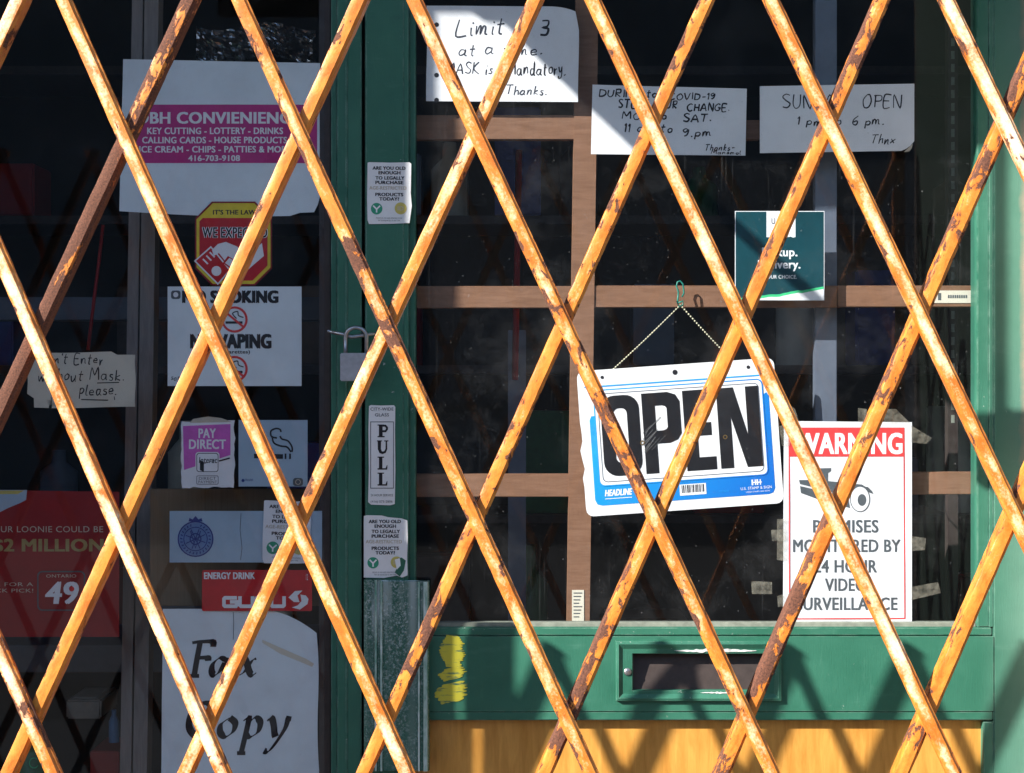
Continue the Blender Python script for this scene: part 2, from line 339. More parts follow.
class Sheet:
    """a thin notice: paper body plus flush printed layers, all in ONE mesh. u,v are photo-plane units of 1/650 m at depth y."""
    def __init__(s, y, mats, amp=.0008, seed=0, rot=0, c=None, th=.0004):
        s.bm = bmesh.new(); s.y = y; s.mats = mats; s.amp = amp; s.seed = seed; s.rot = rot; s.c = c; s.k = 0; s.th = th
        s.extra = None
    def map(s, u, v, layer=0):
        if s.rot:
            a = math.radians(s.rot); du, dv = u-s.c[0], v-s.c[1]
            u, v = s.c[0] + du*math.cos(a) + dv*math.sin(a), s.c[1] - du*math.sin(a) + dv*math.cos(a)
        y = s.y + s.amp*(1+noise.noise(Vector((u/70+s.seed*9.1, v/70, s.seed))))
        if s.extra: y += s.extra(u, v)
        q = P(u, v, s.y); q.y = y - layer*.00022; return q
    def mi(s, m):
        if m not in s.mats: s.mats.append(m)
        return s.mats.index(m)
    def grid(s, u0, v0, u1, v1, m, layer=0, nu=16, nv=16, solid=False, edge=None):
        mi = s.mi(m)
        def pt(i, j, l):
            fu, fv = i/nu, j/nv; u, v = u0+(u1-u0)*fu, v0+(v1-v0)*fv
            if edge: u, v = edge(u, v, fu, fv)
            return s.map(u, v, l)
        A = [[s.bm.verts.new(pt(i, j, layer)) for j in range(nv+1)] for i in range(nu+1)]
        for i in range(nu):
            for j in range(nv):
                f = s.bm.faces.new((A[i][j], A[i][j+1], A[i+1][j+1], A[i+1][j])); f.material_index = mi; f.smooth = True
        if solid:
            B = [[s.bm.verts.new(A[i][j].co + Vector((0, s.th, 0))) for j in range(nv+1)] for i in range(nu+1)]
            for i in range(nu):
                for j in range(nv):
                    f = s.bm.faces.new((B[i][j], B[i+1][j], B[i+1][j+1], B[i][j+1])); f.material_index = mi; f.smooth = True
            A = [[s.bm.verts.new(v.co) for v in row] for row in A]; B = [[s.bm.verts.new(v.co) for v in row] for row in B]
            rim = [(i, 0) for i in range(nu)] + [(nu, j) for j in range(nv)] + [(i, nv) for i in range(nu, 0, -1)] + [(0, j) for j in range(nv, 0, -1)]
            for q in range(len(rim)):
                a, b = rim[q], rim[(q+1) % len(rim)]
                s.bm.faces.new((A[a[0]][a[1]], A[b[0]][b[1]], B[b[0]][b[1]], B[a[0]][a[1]])).material_index = mi
    def rect(s, u0, v0, u1, v1, m, layer=1, nu=6, nv=4): s.grid(u0, v0, u1, v1, m, layer, nu, nv)
    def poly(s, pts, m, layer=1, solid=False):
        mi = s.mi(m); fr = [s.bm.verts.new(s.map(u, v, layer)) for u, v in pts]
        f = s.bm.faces.new(fr); f.material_index = mi
        if solid:
            bk = [s.bm.verts.new(x.co + Vector((0, s.th, 0))) for x in fr]
            s.bm.faces.new(bk[::-1]).material_index = mi
            for i in range(len(fr)):
                s.bm.faces.new((fr[i], fr[i-1], bk[i-1], bk[i])).material_index = mi
    def ring(s, outer, inner, m, layer=1):
        mi = s.mi(m); A = [s.bm.verts.new(s.map(*p, layer)) for p in outer]; B = [s.bm.verts.new(s.map(*p, layer)) for p in inner]
        for i in range(len(A)): s.bm.faces.new((A[i-1], A[i], B[i], B[i-1])).material_index = mi
    def text(s, t, u0, u1, vt, vb, m, layer=2, bold=.02, shear=0):
        """fit t so its ink fills [u0,u1] and its caps run from vt to vb"""
        if bold > .004:          # heavier weight: the same line printed with tiny shifts
            _, _, x0, x1, _, _ = textmesh(t, 0.0); d = min((u1-u0)/(x1-x0), (vb-vt)/CAP*1.2)*bold*1.15; e = (vb-vt)/CAP*bold*.45
            for q, (k, j) in enumerate(((-1, -1), (1, 1), (-1, 1), (1, -1), (0, 0))): s.text(t, u0+d+k*d, u1-d+k*d, vt+e+j*e, vb-e+j*e, m, layer+q*.05, 0.0, shear)
            return
        V, Fc, x0, x1, _, _ = textmesh(t, bold); mi = s.mi(m)
        sx = (u1-u0)/(x1-x0); sy = (vb-vt)/CAP
        vs = [s.bm.verts.new(s.map(u0+(x-x0)*sx + shear*y*sy, vb-y*sy, layer)) for x, y in V]
        for f in Fc:
            try: s.bm.faces.new([vs[i] for i in f]).material_index = mi
            except Exception: pass
    def ribbon(s, pts, w, m, layer=2, closed=False, square=False):
        mi = s.mi(m); s.k += 1; L = layer + (s.k % 9)*.06; n = len(pts)
        if square:
            a, b = Vector(pts[0]), Vector(pts[1]); 
        A = []; B = []
        for i, p in enumerate(pts):
            a = pts[i-1] if (i > 0 or closed) else p; b = pts[(i+1) % n] if (i < n-1 or closed) else p
            d1 = Vector((p[0]-a[0], p[1]-a[1])); d2 = Vector((b[0]-p[0], b[1]-p[1]))
            if d1.length < 1e-6: d1 = d2
            if d2.length < 1e-6: d2 = d1
            d1.normalize(); d2.normalize(); t = d1+d2
            if t.length < 1e-3: t = d1
            t.normalize(); nn = Vector((-t.y, t.x)); k = 1/max(.55, nn.dot(Vector((-d1.y, d1.x))))
            ww = w(i/(n-1)) if callable(w) else w
            A.append(s.bm.verts.new(s.map(p[0]+nn.x*ww/2*k, p[1]+nn.y*ww/2*k, L))); B.append(s.bm.verts.new(s.map(p[0]-nn.x*ww/2*k, p[1]-nn.y*ww/2*k, L)))
        for i in range(n if closed else n-1):
            j = (i+1) % n
            f = s.bm.faces.new((A[i], A[j], B[j], B[i])); f.material_index = mi
    def nib(s, pts, m, w=4, ang=35, layer=2, thin=1.2):
        """broad-pen stroke: thick and thin by direction"""
        a = math.radians(ang); nx, ny = math.cos(a)*w/2, -math.sin(a)*w/2
        def wd(p, q):
            dx, dy = q[0]-p[0], q[1]-p[1]; l = math.hypot(dx, dy) or 1
            return max(thin, abs(dx/l*ny*2 - dy/l*nx*2))
        n = len(pts); ws = []
        for i in range(n):
            a0 = pts[max(0, i-1)]; b0 = pts[min(n-1, i+1)]; ws.append(wd(a0, b0))
        s.ribbon(pts, lambda f: ws[int(round(f*(n-1)))], m, layer)
    def hand(s, t, u0, u1, vb, cap, m, w=1.3, layer=1, slant=.12, jit=.10):
        adv = 0; items = []
        for ch in t:
            if ch == ' ': adv += .42; continue
            g = [pl(q) for q in G[ch]]; mx = max(p[0] for q in g for p in q); items.append((adv, g)); adv += mx + .17
        k = (u1-u0)/adv
        for a, g in items:
            jy = random.uniform(-jit, jit); js = 1+random.uniform(-jit, jit)
            for q in g:
                pp = [((a + x)*k + slant*y*cap + random.uniform(-.035, .035)*cap, (y*js+jy+random.uniform(-.02,.02))*cap) for x, y in q]
                s.ribbon([(u0+x, vb-y) for x, y in smooth_path(pp, 4)], lambda f: w*(.75+.45*math.sin(2.2*f+a*3)**2), m, layer)
    def done(s, name, parent=None): return finish(name, s.bm, s.mats, parent)
def circ(cx, cy, rx, ry=None, n=28, a0=0):
    ry = ry or rx
    return [(cx+rx*math.cos(a0+2*math.pi*i/n), cy+ry*math.sin(a0+2*math.pi*i/n)) for i in range(n)]
def rrect(u0, v0, u1, v1, r, n=5):
    out = []
    for cx, cy, a in ((u1-r, v0+r, -90), (u1-r, v1-r, 0), (u0+r, v1-r, 90), (u0+r, v0+r, 180)):
        for i in range(n+1):
            t = math.radians(a+90*i/n); out.append((cx+r*math.cos(t), cy+r*math.sin(t)))
    return out
def sheet_thing(s, name, label, cat, group=None):
    o = s.done(name); return tag(o, label, cat, group)
def tape(parent, corners, y, amp=.0006):
    bm = bmesh.new(); n = 6
    for sgn in (0,):
        a, b, c, d = corners
        A = []
        for i in range(n+1):
            f = i/n; row = []
            for j in range(4):
                g = j/3
                u = (a[0]*(1-f)+b[0]*f)*(1-g) + (d[0]*(1-f)+c[0]*f)*g; v = (a[1]*(1-f)+b[1]*f)*(1-g) + (d[1]*(1-f)+c[1]*f)*g
                q = P(u, v, y); q.y += -amp*abs(noise.noise(Vector((u/4, v/4, 1)))); row.append(bm.verts.new(q))
            A.append(row)
        for i in range(n):
            for j in range(3): bm.faces.new((A[i][j], A[i][j+1], A[i+1][j+1], A[i+1][j]))
    o = finish('tape', bm, MATS['tape'], parent, True)
    return o

# ================================================================== THE SETTING
def struct(name, bm, m): return tag(finish(name, bm, m), kind='structure')
bm = bmesh.new(); box(bm, -40, 40, -60, 30, -.2, -.012); struct('road', bm, ASPH)
bm = bmesh.new(); box(bm, -20, 20, -4.6, 0.0, -.008, .12); 
for v in bm.verts: v.co.z -= .12
box(bm, -20, 20, -4.75, -4.6, -.012, .0); struct('pavement', bm, CONC)
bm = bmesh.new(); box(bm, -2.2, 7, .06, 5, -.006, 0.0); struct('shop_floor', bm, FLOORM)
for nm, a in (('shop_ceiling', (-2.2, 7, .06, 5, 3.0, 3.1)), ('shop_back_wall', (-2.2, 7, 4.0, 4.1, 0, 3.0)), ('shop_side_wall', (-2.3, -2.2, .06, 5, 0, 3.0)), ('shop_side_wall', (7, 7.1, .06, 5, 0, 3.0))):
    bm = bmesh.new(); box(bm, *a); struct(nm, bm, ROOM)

# shop front piers, lintel and soffit round the recessed entrance
XL, XR = -1.371, .822
bm = bmesh.new(); box(bm, -6, XL-.030, GY-.02, .05, 0, 2.12, .003); box(bm, -6, XL-.095, GY-.018, .048, 2.12, 4.2, .003)  # step in the left pier shaped to set where its shadow edge falls
tag(finish('brick_pier', bm, MATS['brick']), 'brown brick pier at the left of the recessed entrance', 'wall')
bm = bmesh.new(); box(bm, XR+.004, 6, GY-.02, .05, 0, 4.2, .006)
box(bm, XR+.0005, XR+.0035, GY+.01, -.302, 0, 3.05, 0, 1)
tag(finish('brick_pier', bm, [MATS['brick'], FABRIC]), 'brown brick pier at the right of the recessed entrance', 'wall')
bm = bmesh.new(); box(bm, XR-.014, XR+.004, -.12, .04, 0, 3.0, .004)
tag(finish('tan_jamb', bm, STUCCO), 'tan painted jamb board at the far right beside the green door stile', 'door jamb')
bm = bmesh.new(); box(bm, XL, XR, GY+.06, .05, 3.06, 3.2); box(bm, -6, 6, GY-.06, GY+.04, 3.06, 4.2)
tag(finish('shop_lintel', bm, STUCCO), 'tan lintel and soffit over the entrance', 'lintel')
# unseen valance added and cut to the outline of the shade on the door
def sh(px, py): q = P(px, py, 0); return (q.x - SX*-GY, q.z + SY*-GY)
bm = bmesh.new()
out = [sh(432, -170), sh(432, -18), sh(458, 0), sh(479, 1), sh(522, 46), sh(617, 136), sh(740, 146), sh(985, 140), sh(1400, 146), sh(1400, -170)]
fr = [bm.verts.new((x, GY-.004, z)) for x, z in out]; bk = [bm.verts.new((x, GY+.004, z)) for x, z in out]
bm.faces.new(fr); bm.faces.new(bk[::-1])
for i in range(len(fr)): bm.faces.new((fr[i], fr[i-1], bk[i-1], bk[i]))
tag(finish('shading_valance', bm, FABRIC), 'unseen canvas valance added to shade the top of the door', 'unseen awning')
bm = bmesh.new(); a = sh(632, 134); b = sh(797, 284)  # unseen rod added to cast a slanting strip of shadow on the door
tube(bm, [(a[0], GY, a[1]), (b[0], GY, b[1])], .010, 10)
tag(finish('shadow_rod', bm, DARKM), 'unseen dark brace slanting down above the gate', 'rod')
bm = bmesh.new(); a = sh(984, 412); b = sh(1180, 482)  # unseen board added to cast the band of shade on the right stile
a = (a[0]-.045, a[1]+.02); b = (b[0], b[1]+.02)
box(bm, a[0], b[0], GY-.03, GY-.012, b[1], a[1], .003); box(bm, a[0]+.03, a[0]+.04, GY-.026, GY-.016, a[1], 3.06); box(bm, b[0]-.04, b[0]-.03, GY-.026, GY-.016, a[1], 3.06)
tag(finish('shadow_board', bm, DARKM), 'unseen dark board added to cast the shadow band on the right stile', 'board')
# street opposite (only met in reflections)
bm = bmesh.new(); box(bm, -22, 22, -24, -20, -.012, 8)
ob = tag(finish('opposite_building', bm, plain('slate_render', (.13, .16, .20, 1), .8, .15, 2)), 'slate grey building row across the street', 'building')
for i in range(9):
    for j in range(1):
        bm = bmesh.new(); x = -18 + i*4.2; box(bm, x, x+1.6, -19.99, -19.9, 1.2+j*3.6, 3.2+j*3.6, .02)
        finish('window', bm, GREYM, ob)

# ================================================================== SHOP WINDOW (left)
win = empty('shop_window', 'green framed shop window left of the door, signs taped inside it', 'window', (P(168, 0).x, 0, 0))
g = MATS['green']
bm = bmesh.new()
pbox(bm, 337, 361.5, -700, 1360, 0.0, .06, .0015); pbox(bm, 331, 337, -700, 1360, .012, .05, .001, ref=.012)
pbox(bm, 345.5, 347.2, -700, 1360, -.0022, .001, .0006); finish('mullion', bm, g, win)
bm = bmesh.new(); pbox(bm, 319, 330.5, -700, 1360, .03, .055, .001, ref=.03); finish('inner_frame', bm, DARKM, win)
bm = bmesh.new(); a = P(318, 1300, .022); box(bm, -1.38, a.x+.01, .022, .026, .35, 3.0)
finish('glass_pane', bm, MATS['window_glass'], win)
bm = bmesh.new(); box(bm, -1.39, P(337, 0).x, 0, .06, 0, .35, .003); finish('sill_panel', bm, g, win)
adopt(win)
# hasp staple plate chips
bm = bmesh.new(); pbox(bm, 361.3, 364.9, -700, 1360, .02, .05, ref=.0)
tag(finish('seam_strip', bm, GAP), 'black vertical seam between the window mullion and the door', 'seam strip')

# ================================================================== SHOP DOOR
door = empty('shop_door', 'green painted shop door with glass panel, mail slot and golden wood kick panel', 'door', (P(690, 0).x, 0, 0))
bm = bmesh.new()
pbox(bm, 365, 409, -700, 1360, 0, .045, .0018); pbox(bm, 409, 415.5, -700, 627, .008, .04, .0015, ref=.008)
pbox(bm, 366, 403.5, -700, 1360, -.0015, .001, .0008)
finish('stile', bm, g, door)
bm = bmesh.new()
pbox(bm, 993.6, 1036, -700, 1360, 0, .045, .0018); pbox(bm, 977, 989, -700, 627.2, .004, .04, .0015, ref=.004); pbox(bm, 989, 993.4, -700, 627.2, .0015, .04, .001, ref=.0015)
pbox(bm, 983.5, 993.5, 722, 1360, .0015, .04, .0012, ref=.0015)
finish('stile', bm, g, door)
bm = bmesh.new()      # bottom rail, built round the mail slot opening
L, R = 410, 993.3
pbox(bm, L, 632, 636.5, 711, 0, .042); pbox(bm, 766, R+.1, 636.5, 711, 0, .042)
pbox(bm, 632, 766, 636.5, 652, 0, .042); pbox(bm, 632, 766, 691, 711, 0, .042)
pbox(bm, L, R, 711.3, 720.5, .0008, .042, .0016, ref=0); pbox(bm, L, 993.2, 627.5, 636.2, .0035, .042, .002, ref=0)
finish('bottom_rail', bm, g, door)
bm = bmesh.new(); pbox(bm, 415, 976.8, 623, 627.6, .009, .03, .0012, ref=.006)

finish('sealant_bead', bm, SEAL, door)
bm = bmesh.new(); a = P(412, 628, .016); b = P(980, 0, .016); box(bm, a.x, b.x, .016, .020, a.z, 2.6)
finish('glass_pane', bm, MATS['door_glass'], door)
bm = bmesh.new(); a = P(410, 1330, .0165); b = P(984, 719, .0165); box(bm, a.x, b.x, .0165, .03, a.z, b.z)
finish('kick_panel', bm, MATS['kick_wood'], door)
bm = bmesh.new(); pbox(bm, 365, 1036, 1300, 1362, -.001, .04, .002); pbox(bm, 365, 1036, -330, -260, .0, .04, .002); finish('end_rail', bm, g, door)
# mail slot: dished frame with a dark flap
ms = bmesh.new()
def frame_loop(bmx, rings, mi=0):
    rows = []
    for (u0, v0, u1, v1, y) in rings:
        rows.append([bmx.verts.new(Vector((P(u, v, 0).x, y, P(u, v, 0).z))) for u, v in ((u0, v0), (u1, v0), (u1, v1), (u0, v1))])
    for A, B in zip(rows, rows[1:]):
        for i in range(4):
            f = bmx.faces.new((A[i-1], A[i], B[i], B[i-1])); f.material_index = mi
frame_loop(ms, [(615.5, 640.5, 781, 700.5, .001), (616, 641, 780.5, 700, -.0065), (618.5, 643.5, 778, 697.5, -.0075), (622.5, 648.5, 774, 693.5, -.0035), (632, 653, 766, 690.5, -.003), (633, 653.5, 765, 690, -.0015), (633.2, 653.7, 764.8, 689.8, .02)])
slot = finish('mail_slot', ms, g, door)
bm = bmesh.new()
for px in (627.5, 770.5):
    q = P(px, 671.5); r = bmesh.ops.create_uvsphere(bm, u_segments=14, v_segments=8, radius=.0062)
    for v in r['verts']: v.co = Vector((v.co.x + q.x, -.0035 + v.co.y*.45, v.co.z + q.z))
finish('screw', bm, STEEL, slot, True)
bm = bmesh.new()
q = [P(633, 655, 0), P(765, 655, 0), P(765, 690.5, 0), P(633, 690.5, 0)]
ys = [.018, .018, .006, .006]
vs = [bm.verts.new((a.x, y, a.z)) for a, y in zip(q, ys)] + [bm.verts.new((a.x, y+.003, a.z)) for a, y in zip(q, ys)]
for f in ((0, 1, 2, 3), (7, 6, 5, 4), (0, 4, 5, 1), (1, 5, 6, 2), (2, 6, 7, 3), (3, 7, 4, 0)): bm.faces.new([vs[i] for i in f])
finish('flap', bm, DARKM, slot)
bm = bmesh.new(); random.seed(3)   # chipped bare metal along the upper edge and lower lip of the slot frame
for (u0, u1, vc, hh) in ((674, 756, 650.2, 2.6), (700, 735, 692.2, 1.2)):
    up = [(u0+(u1-u0)*i/26, vc-hh*random.uniform(.25, 1)*math.sin(math.pi*(i+.4)/27)) for i in range(27)]
    lo = [(u0+(u1-u0)*i/26, vc+hh*random.uniform(.25, 1)*math.sin(math.pi*(i+.4)/27)) for i in range(27)]
    def fy(v): return -.0033-.0003 if (v > 693 or v < 0) else (-.0036 if v < 648.5 else -.0037)
    A = [bm.verts.new(Vector((P(u, v).x, -.0085 + (.0045 if v > 648.8 else .0045*(1-(648.8-v)/5)), P(u, v).z))) for u, v in up]
    B = [bm.verts.new(Vector((P(u, v).x, -.0042, P(u, v).z))) for u, v in lo]
    for i in range(26): bm.faces.new((A[i], A[i+1], B[i+1], B[i]))
finish('paint_chip', bm, CHIP, slot)
# astragal plate over the lock
bm = bmesh.new()
prof = [(364, 0), (364.5, -.010), (368, -.0115), (374.5, -.0115), (375.5, -.015), (377.5, -.015), (378.5, -.0125), (380, -.0125), (381, -.015), (383, -.015), (384, -.012),
        (417.5, -.012), (418.5, -.015), (420.3, -.015), (421, -.0125), (423, -.0125), (424, -.0155), (428, -.0155), (429.3, -.013), (429.8, 0)]
top = [bm.verts.new(Vector((P(u, 0).x, y, P(0, 580.5 if u > 381 else 579).z))) for u, y in prof]
bot = [bm.verts.new(Vector((P(u, 0).x, y, P(0, 769).z))) for u, y in prof]
for i in range(len(prof)-1): bm.faces.new((top[i], bot[i], bot[i+1], top[i+1])).material_index = 1 if (prof[i][1] < -.0148 and prof[i+1][1] < -.0148) else 0
bm.faces.new(top[::-1]) if False else bm.faces.new(top); bm.faces.new(bot[::-1])
finish('lock_plate', bm, [MATS['green_metal'], MATS['rib']], door)
# brushed-on yellow paint on the rail
bm = bmesh.new(); random.seed(11)
for (u0, v0, u1, v1, m) in ((439, 637, 467, 666, 5), (437, 668, 469, 678, 2), (434, 684, 470, 700, 2)):
    n = 22
    for k in range(m*3):
        f = k/(m*3-1) if m > 1 else 0; v = v0+(v1-v0)*f; a = u0+(1-math.sin(f*math.pi))*6+random.uniform(0, 2.5); b = u1-(1-math.sin(f*math.pi))*5-random.uniform(0, 4)
        th = (v1-v0)/(m*3)*random.uniform(1.1, 1.7); sl = -5 if m == 2 else 1.5
        pts = []
        U = [a+(b-a)*i/n for i in range(n+1)]
        T = [v + sl*(i/n-.5) + .5*math.sin(i*.16+k*.7) for i in range(n+1)]
        up = [bm.verts.new(Vector((P(U[i], 0).x, -.0006-.00004*k, P(0, T[i]-th*min(1, (n-i)/5+.15, i/2+.4)/2-.2).z))) for i in range(n+1)]
        lo = [bm.verts.new(Vector((P(U[i], 0).x, -.0006-.00004*k, P(0, T[i]+th*min(1, (n-i)/5+.15, i/2+.4)/2+.2).z))) for i in range(n+1)]
        for i in range(n): bm.faces.new((up[i], lo[i], lo[i+1], up[i+1]))
finish('yellow_paint_smear', bm, SMEARY, door)
adopt(door)

# hasp and padlock
hp = empty('padlock', 'grey steel padlock hanging from a bent hasp across the door seam', 'padlock', P(352, 365, -.02))
bm = bmesh.new(); pbox(bm, 340, 367, 353, 381, -.034, -.016, .0014); 
for k in range(4): pbox(bm, 340.6, 366.4, 355.2+k*2.9, 356.1+k*2.9, -.0347, -.0335)
finish('lock_body', bm, BODYM, hp)
bm = bmesh.new(); arc = [P(345.5, 354, -.025), P(345.5, 338, -.025)] + [P(356-10.5*math.cos(math.radians(a)), 337-9.5*math.sin(math.radians(a)), -.025) for a in range(10, 180, 14)] + [P(366.5, 338, -.025), P(366.5, 354, -.025)]
tube(bm, arc, .0031, 10); finish('shackle', bm, STEEL, hp)
bm = bmesh.new(); tube(bm, [P(328, 331, -.006), P(333, 332.5, -.012), P(342, 334, -.017), P(352, 337, -.018), P(362, 335.5, -.018), P(372, 334, -.014), P(379, 333, -.004)], [.002, .0027, .003, .0034, .003, .0027, .002], 8)
finish('hasp', bm, STEEL, hp); adopt(hp)

# ================================================================== SIGNS IN THE LEFT WINDOW
YW = .0285
s = Sheet(YW, [MATS['sheet_paper']], .0012, 1)
def edge_conv(u, v, fu, fv):
    if fv > .9: v += -3*(fv-.9)*10*(1 if fu > .85 else 0) + 3*math.sin(fu*3.1)*(fv-.9)*10; u -= 6*(fv-.9)*10*max(0, (fu-.9)*10)
    return u + (2-4*fv)*(1-fu), v + 4*fu
s.grid(121, 59, 320, 211, MATS['sheet_paper'], 0, 20, 16, True, edge_conv)
s.rect(133, 104.5, 317, 163, MAGENTA, 1, 8, 4)
s.text('DBH CONVIENIENCE', 137, 300, 112, 123.5, WPR, 2, .035)
s.text('KEY CUTTING - LOTTERY - DRINKS', 147, 283, 127.5, 134, WPR, 2, .03)
s.text('CALLING CARDS - HOUSE PRODUCTS', 142, 287, 136.8, 143.2, WPR, 2, .03)
s.text('ICE CREAM - CHIPS - PATTIES & MORE', 139, 291, 146, 152.4, WPR, 2, .03)
s.text('416-703-9108', 188, 240, 155.2, 161, WPR, 2, .03)
sheet_thing(s, 'shop_sign', 'large white sheet with a magenta band listing key cutting, lottery and drinks', 'sign')

s = Sheet(YW-.0006, [WHITE], .00002, 2)      # octagon
cx, cy = 233.5, 243.5
def octa(k): 
    w, h, c = 38.5*k, 42*k, 17*k
    return [(cx-w+c, cy-h), (cx+w-c, cy-h), (cx+w, cy-h+c), (cx+w, cy+h-c), (cx+w-c, cy+h), (cx-w+c, cy+h), (cx-w, cy+h-c), (cx-w, cy-h+c)]
s.poly(octa(1), DRED, 0, True); s.poly(octa(.96), YEL, 1); s.poly(octa(.885), RED, 2)
s.poly([(cx-21, cy-40), (cx+21, cy-40), (cx+34, cy-25.5), (cx-34, cy-25.5)], YEL, 2.6)
s.text("IT'S THE LAW", 213, 256, 210, 214.6, INK, 3.2, .03)
s.text('WE EXPECT ID', 202, 268, 227, 238, WPR, 3, .075); s.text('WE EXPECT ID', 202.6, 267.4, 227.3, 237.7, INK, 3.6, .02)
s.poly([(211, 246), (231, 270), (218, 285), (194, 261)], WPR, 3); s.poly([(211, 248), (229, 270), (218, 283), (196, 261)], RED, 3.5)
s.poly([(212, 250), (218, 244), (226, 242), (236, 246), (250, 254), (262, 243), (264, 256), (250, 268), (240, 278), (226, 262), (219, 253), (214, 256)], WPR, 4)
s.poly([(228, 256), (238, 262), (232, 270), (223, 263)], RED, 4.6); s.poly([(229.5, 258), (236, 262), (231.5, 267.5), (225, 263)], WPR, 5.2)
for k in range(3): s.ribbon([(203+k*3.4, 259-k*3.4), (208+k*3.4, 264-k*3.4)], 1.6, WPR, 4)
s.poly(circ(216.5, 271, 5, n=16), WPR, 4)
sheet_thing(s, 'octagon_sticker', 'red and yellow octagon sticker reading IT\'S THE LAW above a hand holding a card', 'sticker')

s = Sheet(YW, [MATS['sheet_paper']], .0008, 3)
s.grid(167.5, 286.5, 302, 385.5, MATS['sheet_paper'], 0, 14, 10, True, lambda u, v, a, b: (u-a*.5, v+.5*b))
s.text('NO SMOKING', 182, 278.5, 290.5, 303, INK, 2, .06); s.text('NO VAPING', 190, 271.5, 334, 348.5, INK, 2, .06); s.text('(e-cigarettes)', 214, 250, 350, 353.5, INK, 2, .02)
for cyy in (319.5, 369):
    cxx = 234.5; s.ring(circ(cxx, cyy, 13.2), circ(cxx, cyy, 10.9), WRED, 2)
    s.ribbon([(cxx-9, cyy+3), (cxx+8, cyy+3)], 2.4, INK, 1.2); s.ribbon(smooth_path([(cxx+2, cyy-1), (cxx-2, cyy-6), (cxx+3, cyy-8), (cxx+4, cyy-4), (cxx+9, cyy-2)]), 1.1, INK, 1.2)
    s.ribbon([(cxx-8.5, cyy-7), (cxx+8.5, cyy+7)], 2.2, WRED, 3)
s.poly(rrect(171, 290.5, 180.5, 299, 2.5), GREYINK, 2); s.poly(circ(175.7, 294.7, 2.6, n=12), WPR, 2.6)
s.hand('san', 171, 181, 380, 6, GREYINK, .7)
sheet_thing(s, 'no_smoking_sign', 'grey-white NO SMOKING and NO VAPING sign with two red circle symbols', 'sign')

s = Sheet(YW+.004, [CREAM], .0016, 4)
s.grid(27, 352, 135, 407.5, CREAM, 0, 18, 12, True, lambda u, v, a, b: (u + (7 if b > .75 and a < .2 else 0) - .5*math.sin(b*9), v + (3.5 if (a > .83 and b < .15) else 0) + math.sin(a*5)*.8))
s.hand("Don't Enter", 40, 104, 364, 10, INK, 1.1); s.hand('without Mask.', 38, 126, 380.5, 11, INK, 1.1); s.ribbon([(97, 383), (119, 382.4)], 1, INK)
s.hand('please.', 79, 118, 394.5, 11, INK, 1.1); s.ribbon([(81, 399.5), (108, 400.2)], 1, INK); s.ribbon([(114, 396.5), (114.6, 400)], .8, INK)
sheet_thing(s, 'mask_note', 'small cream handwritten note asking not to enter without a mask', 'note')

s = Sheet(YW-.0004, [WHITE], .00002, 5)
random.seed(5)
def torn(u0, v0, u1, v1, n, j):
    pts = []
    for (a, b, c, d) in ((u0, v0, u1, v0), (u1, v0, u1, v1), (u1, v1, u0, v1), (u0, v1, u0, v0)):
        for i in range(n): pts.append((a+(c-a)*i/n+random.uniform(-j, j), b+(d-b)*i/n+random.uniform(-j, j)))
    return pts
s.poly(torn(181.5, 421, 234.5, 487.5, 12, .9), WHITE, 0, True)
s.poly([(193, 419), (208, 416.5), (221, 418), (232, 422), (190, 423)], TANINK, .5)
s.poly([(183, 426), (230.5, 424), (230.5, 455), (184, 470)], PINKP, 1)
s.text('PAY', 198.5, 216, 428.5, 438, WPR, 2.4, .03); s.text('DIRECT', 189, 226, 439.5, 449, WPR, 2.4, .03)
s.poly(rrect(195.5, 452, 219.5, 473, 3), WPR, 2); s.ring(rrect(196.5, 453, 218.5, 472, 2.6), rrect(197.2, 453.7, 217.8, 471.3, 2.3), GREYINK, 3)
s.text('Interac', 199, 217, 457, 463, INK, 3, .01, .1); s.poly([(200, 460), (204, 462), (204, 472), (200, 470)], INK, 3.6); s.ribbon([(203, 464), (216, 459.5)], .5, INK, 3); s.ribbon([(219, 461), (230, 458)], 1.4, INK, 3)
s.ring(rrect(196.5, 475.5, 218.5, 484.5, 1.6), rrect(197, 476, 218, 484, 1.4), GREYINK, 2); s.text('DIRECT', 199, 216, 477, 479.7, GREYINK, 2, .0); s.text('PAYMENT', 198.5, 217, 480.6, 483.3, GREYINK, 2, .0)
sheet_thing(s, 'payment_sticker', 'torn pink and white PAY DIRECT sticker', 'sticker')

s = Sheet(YW, [MATS['blue_grey_card']], .0006, 6)
s.grid(238.5, 420, 307.5, 486.5, MATS['blue_grey_card'], 0, 10, 10, True)
s.ribbon([(254, 456), (283, 456.5)], 4.6, INK); s.ribbon([(285.5, 453.5), (285.5, 459)], 1.8, INK); s.ribbon([(290, 453.5), (290, 459)], 1.8, INK)
s.ribbon(smooth_path([(281, 432), (280, 429.5), (276, 428.5), (271, 431), (271.5, 436.5), (277, 438)]), 1.7, INK)
s.ribbon(smooth_path([(272, 436), (274, 443), (281, 446), (287, 447), (291, 452)]), 1.7, INK); s.ribbon(smooth_path([(280, 436), (282, 439), (288, 441), (292, 447), (292, 452)]), 1.7, INK)
s.poly(rrect(293, 478, 303, 486, 2.6), GREYINK, 2); s.ring(circ(298, 482, 2.8, n=14), circ(298, 482, 2.1, n=14), TANINK, 3); s.text('Health', 245, 253, 478.5, 481, BLUEINK, 2, .0); s.poly(circ(243, 480.5, 1.6, n=10), BLUEINK, 2)
sheet_thing(s, 'smoking_area_card', 'blue-grey card with a black smoking cigarette pictogram', 'card')

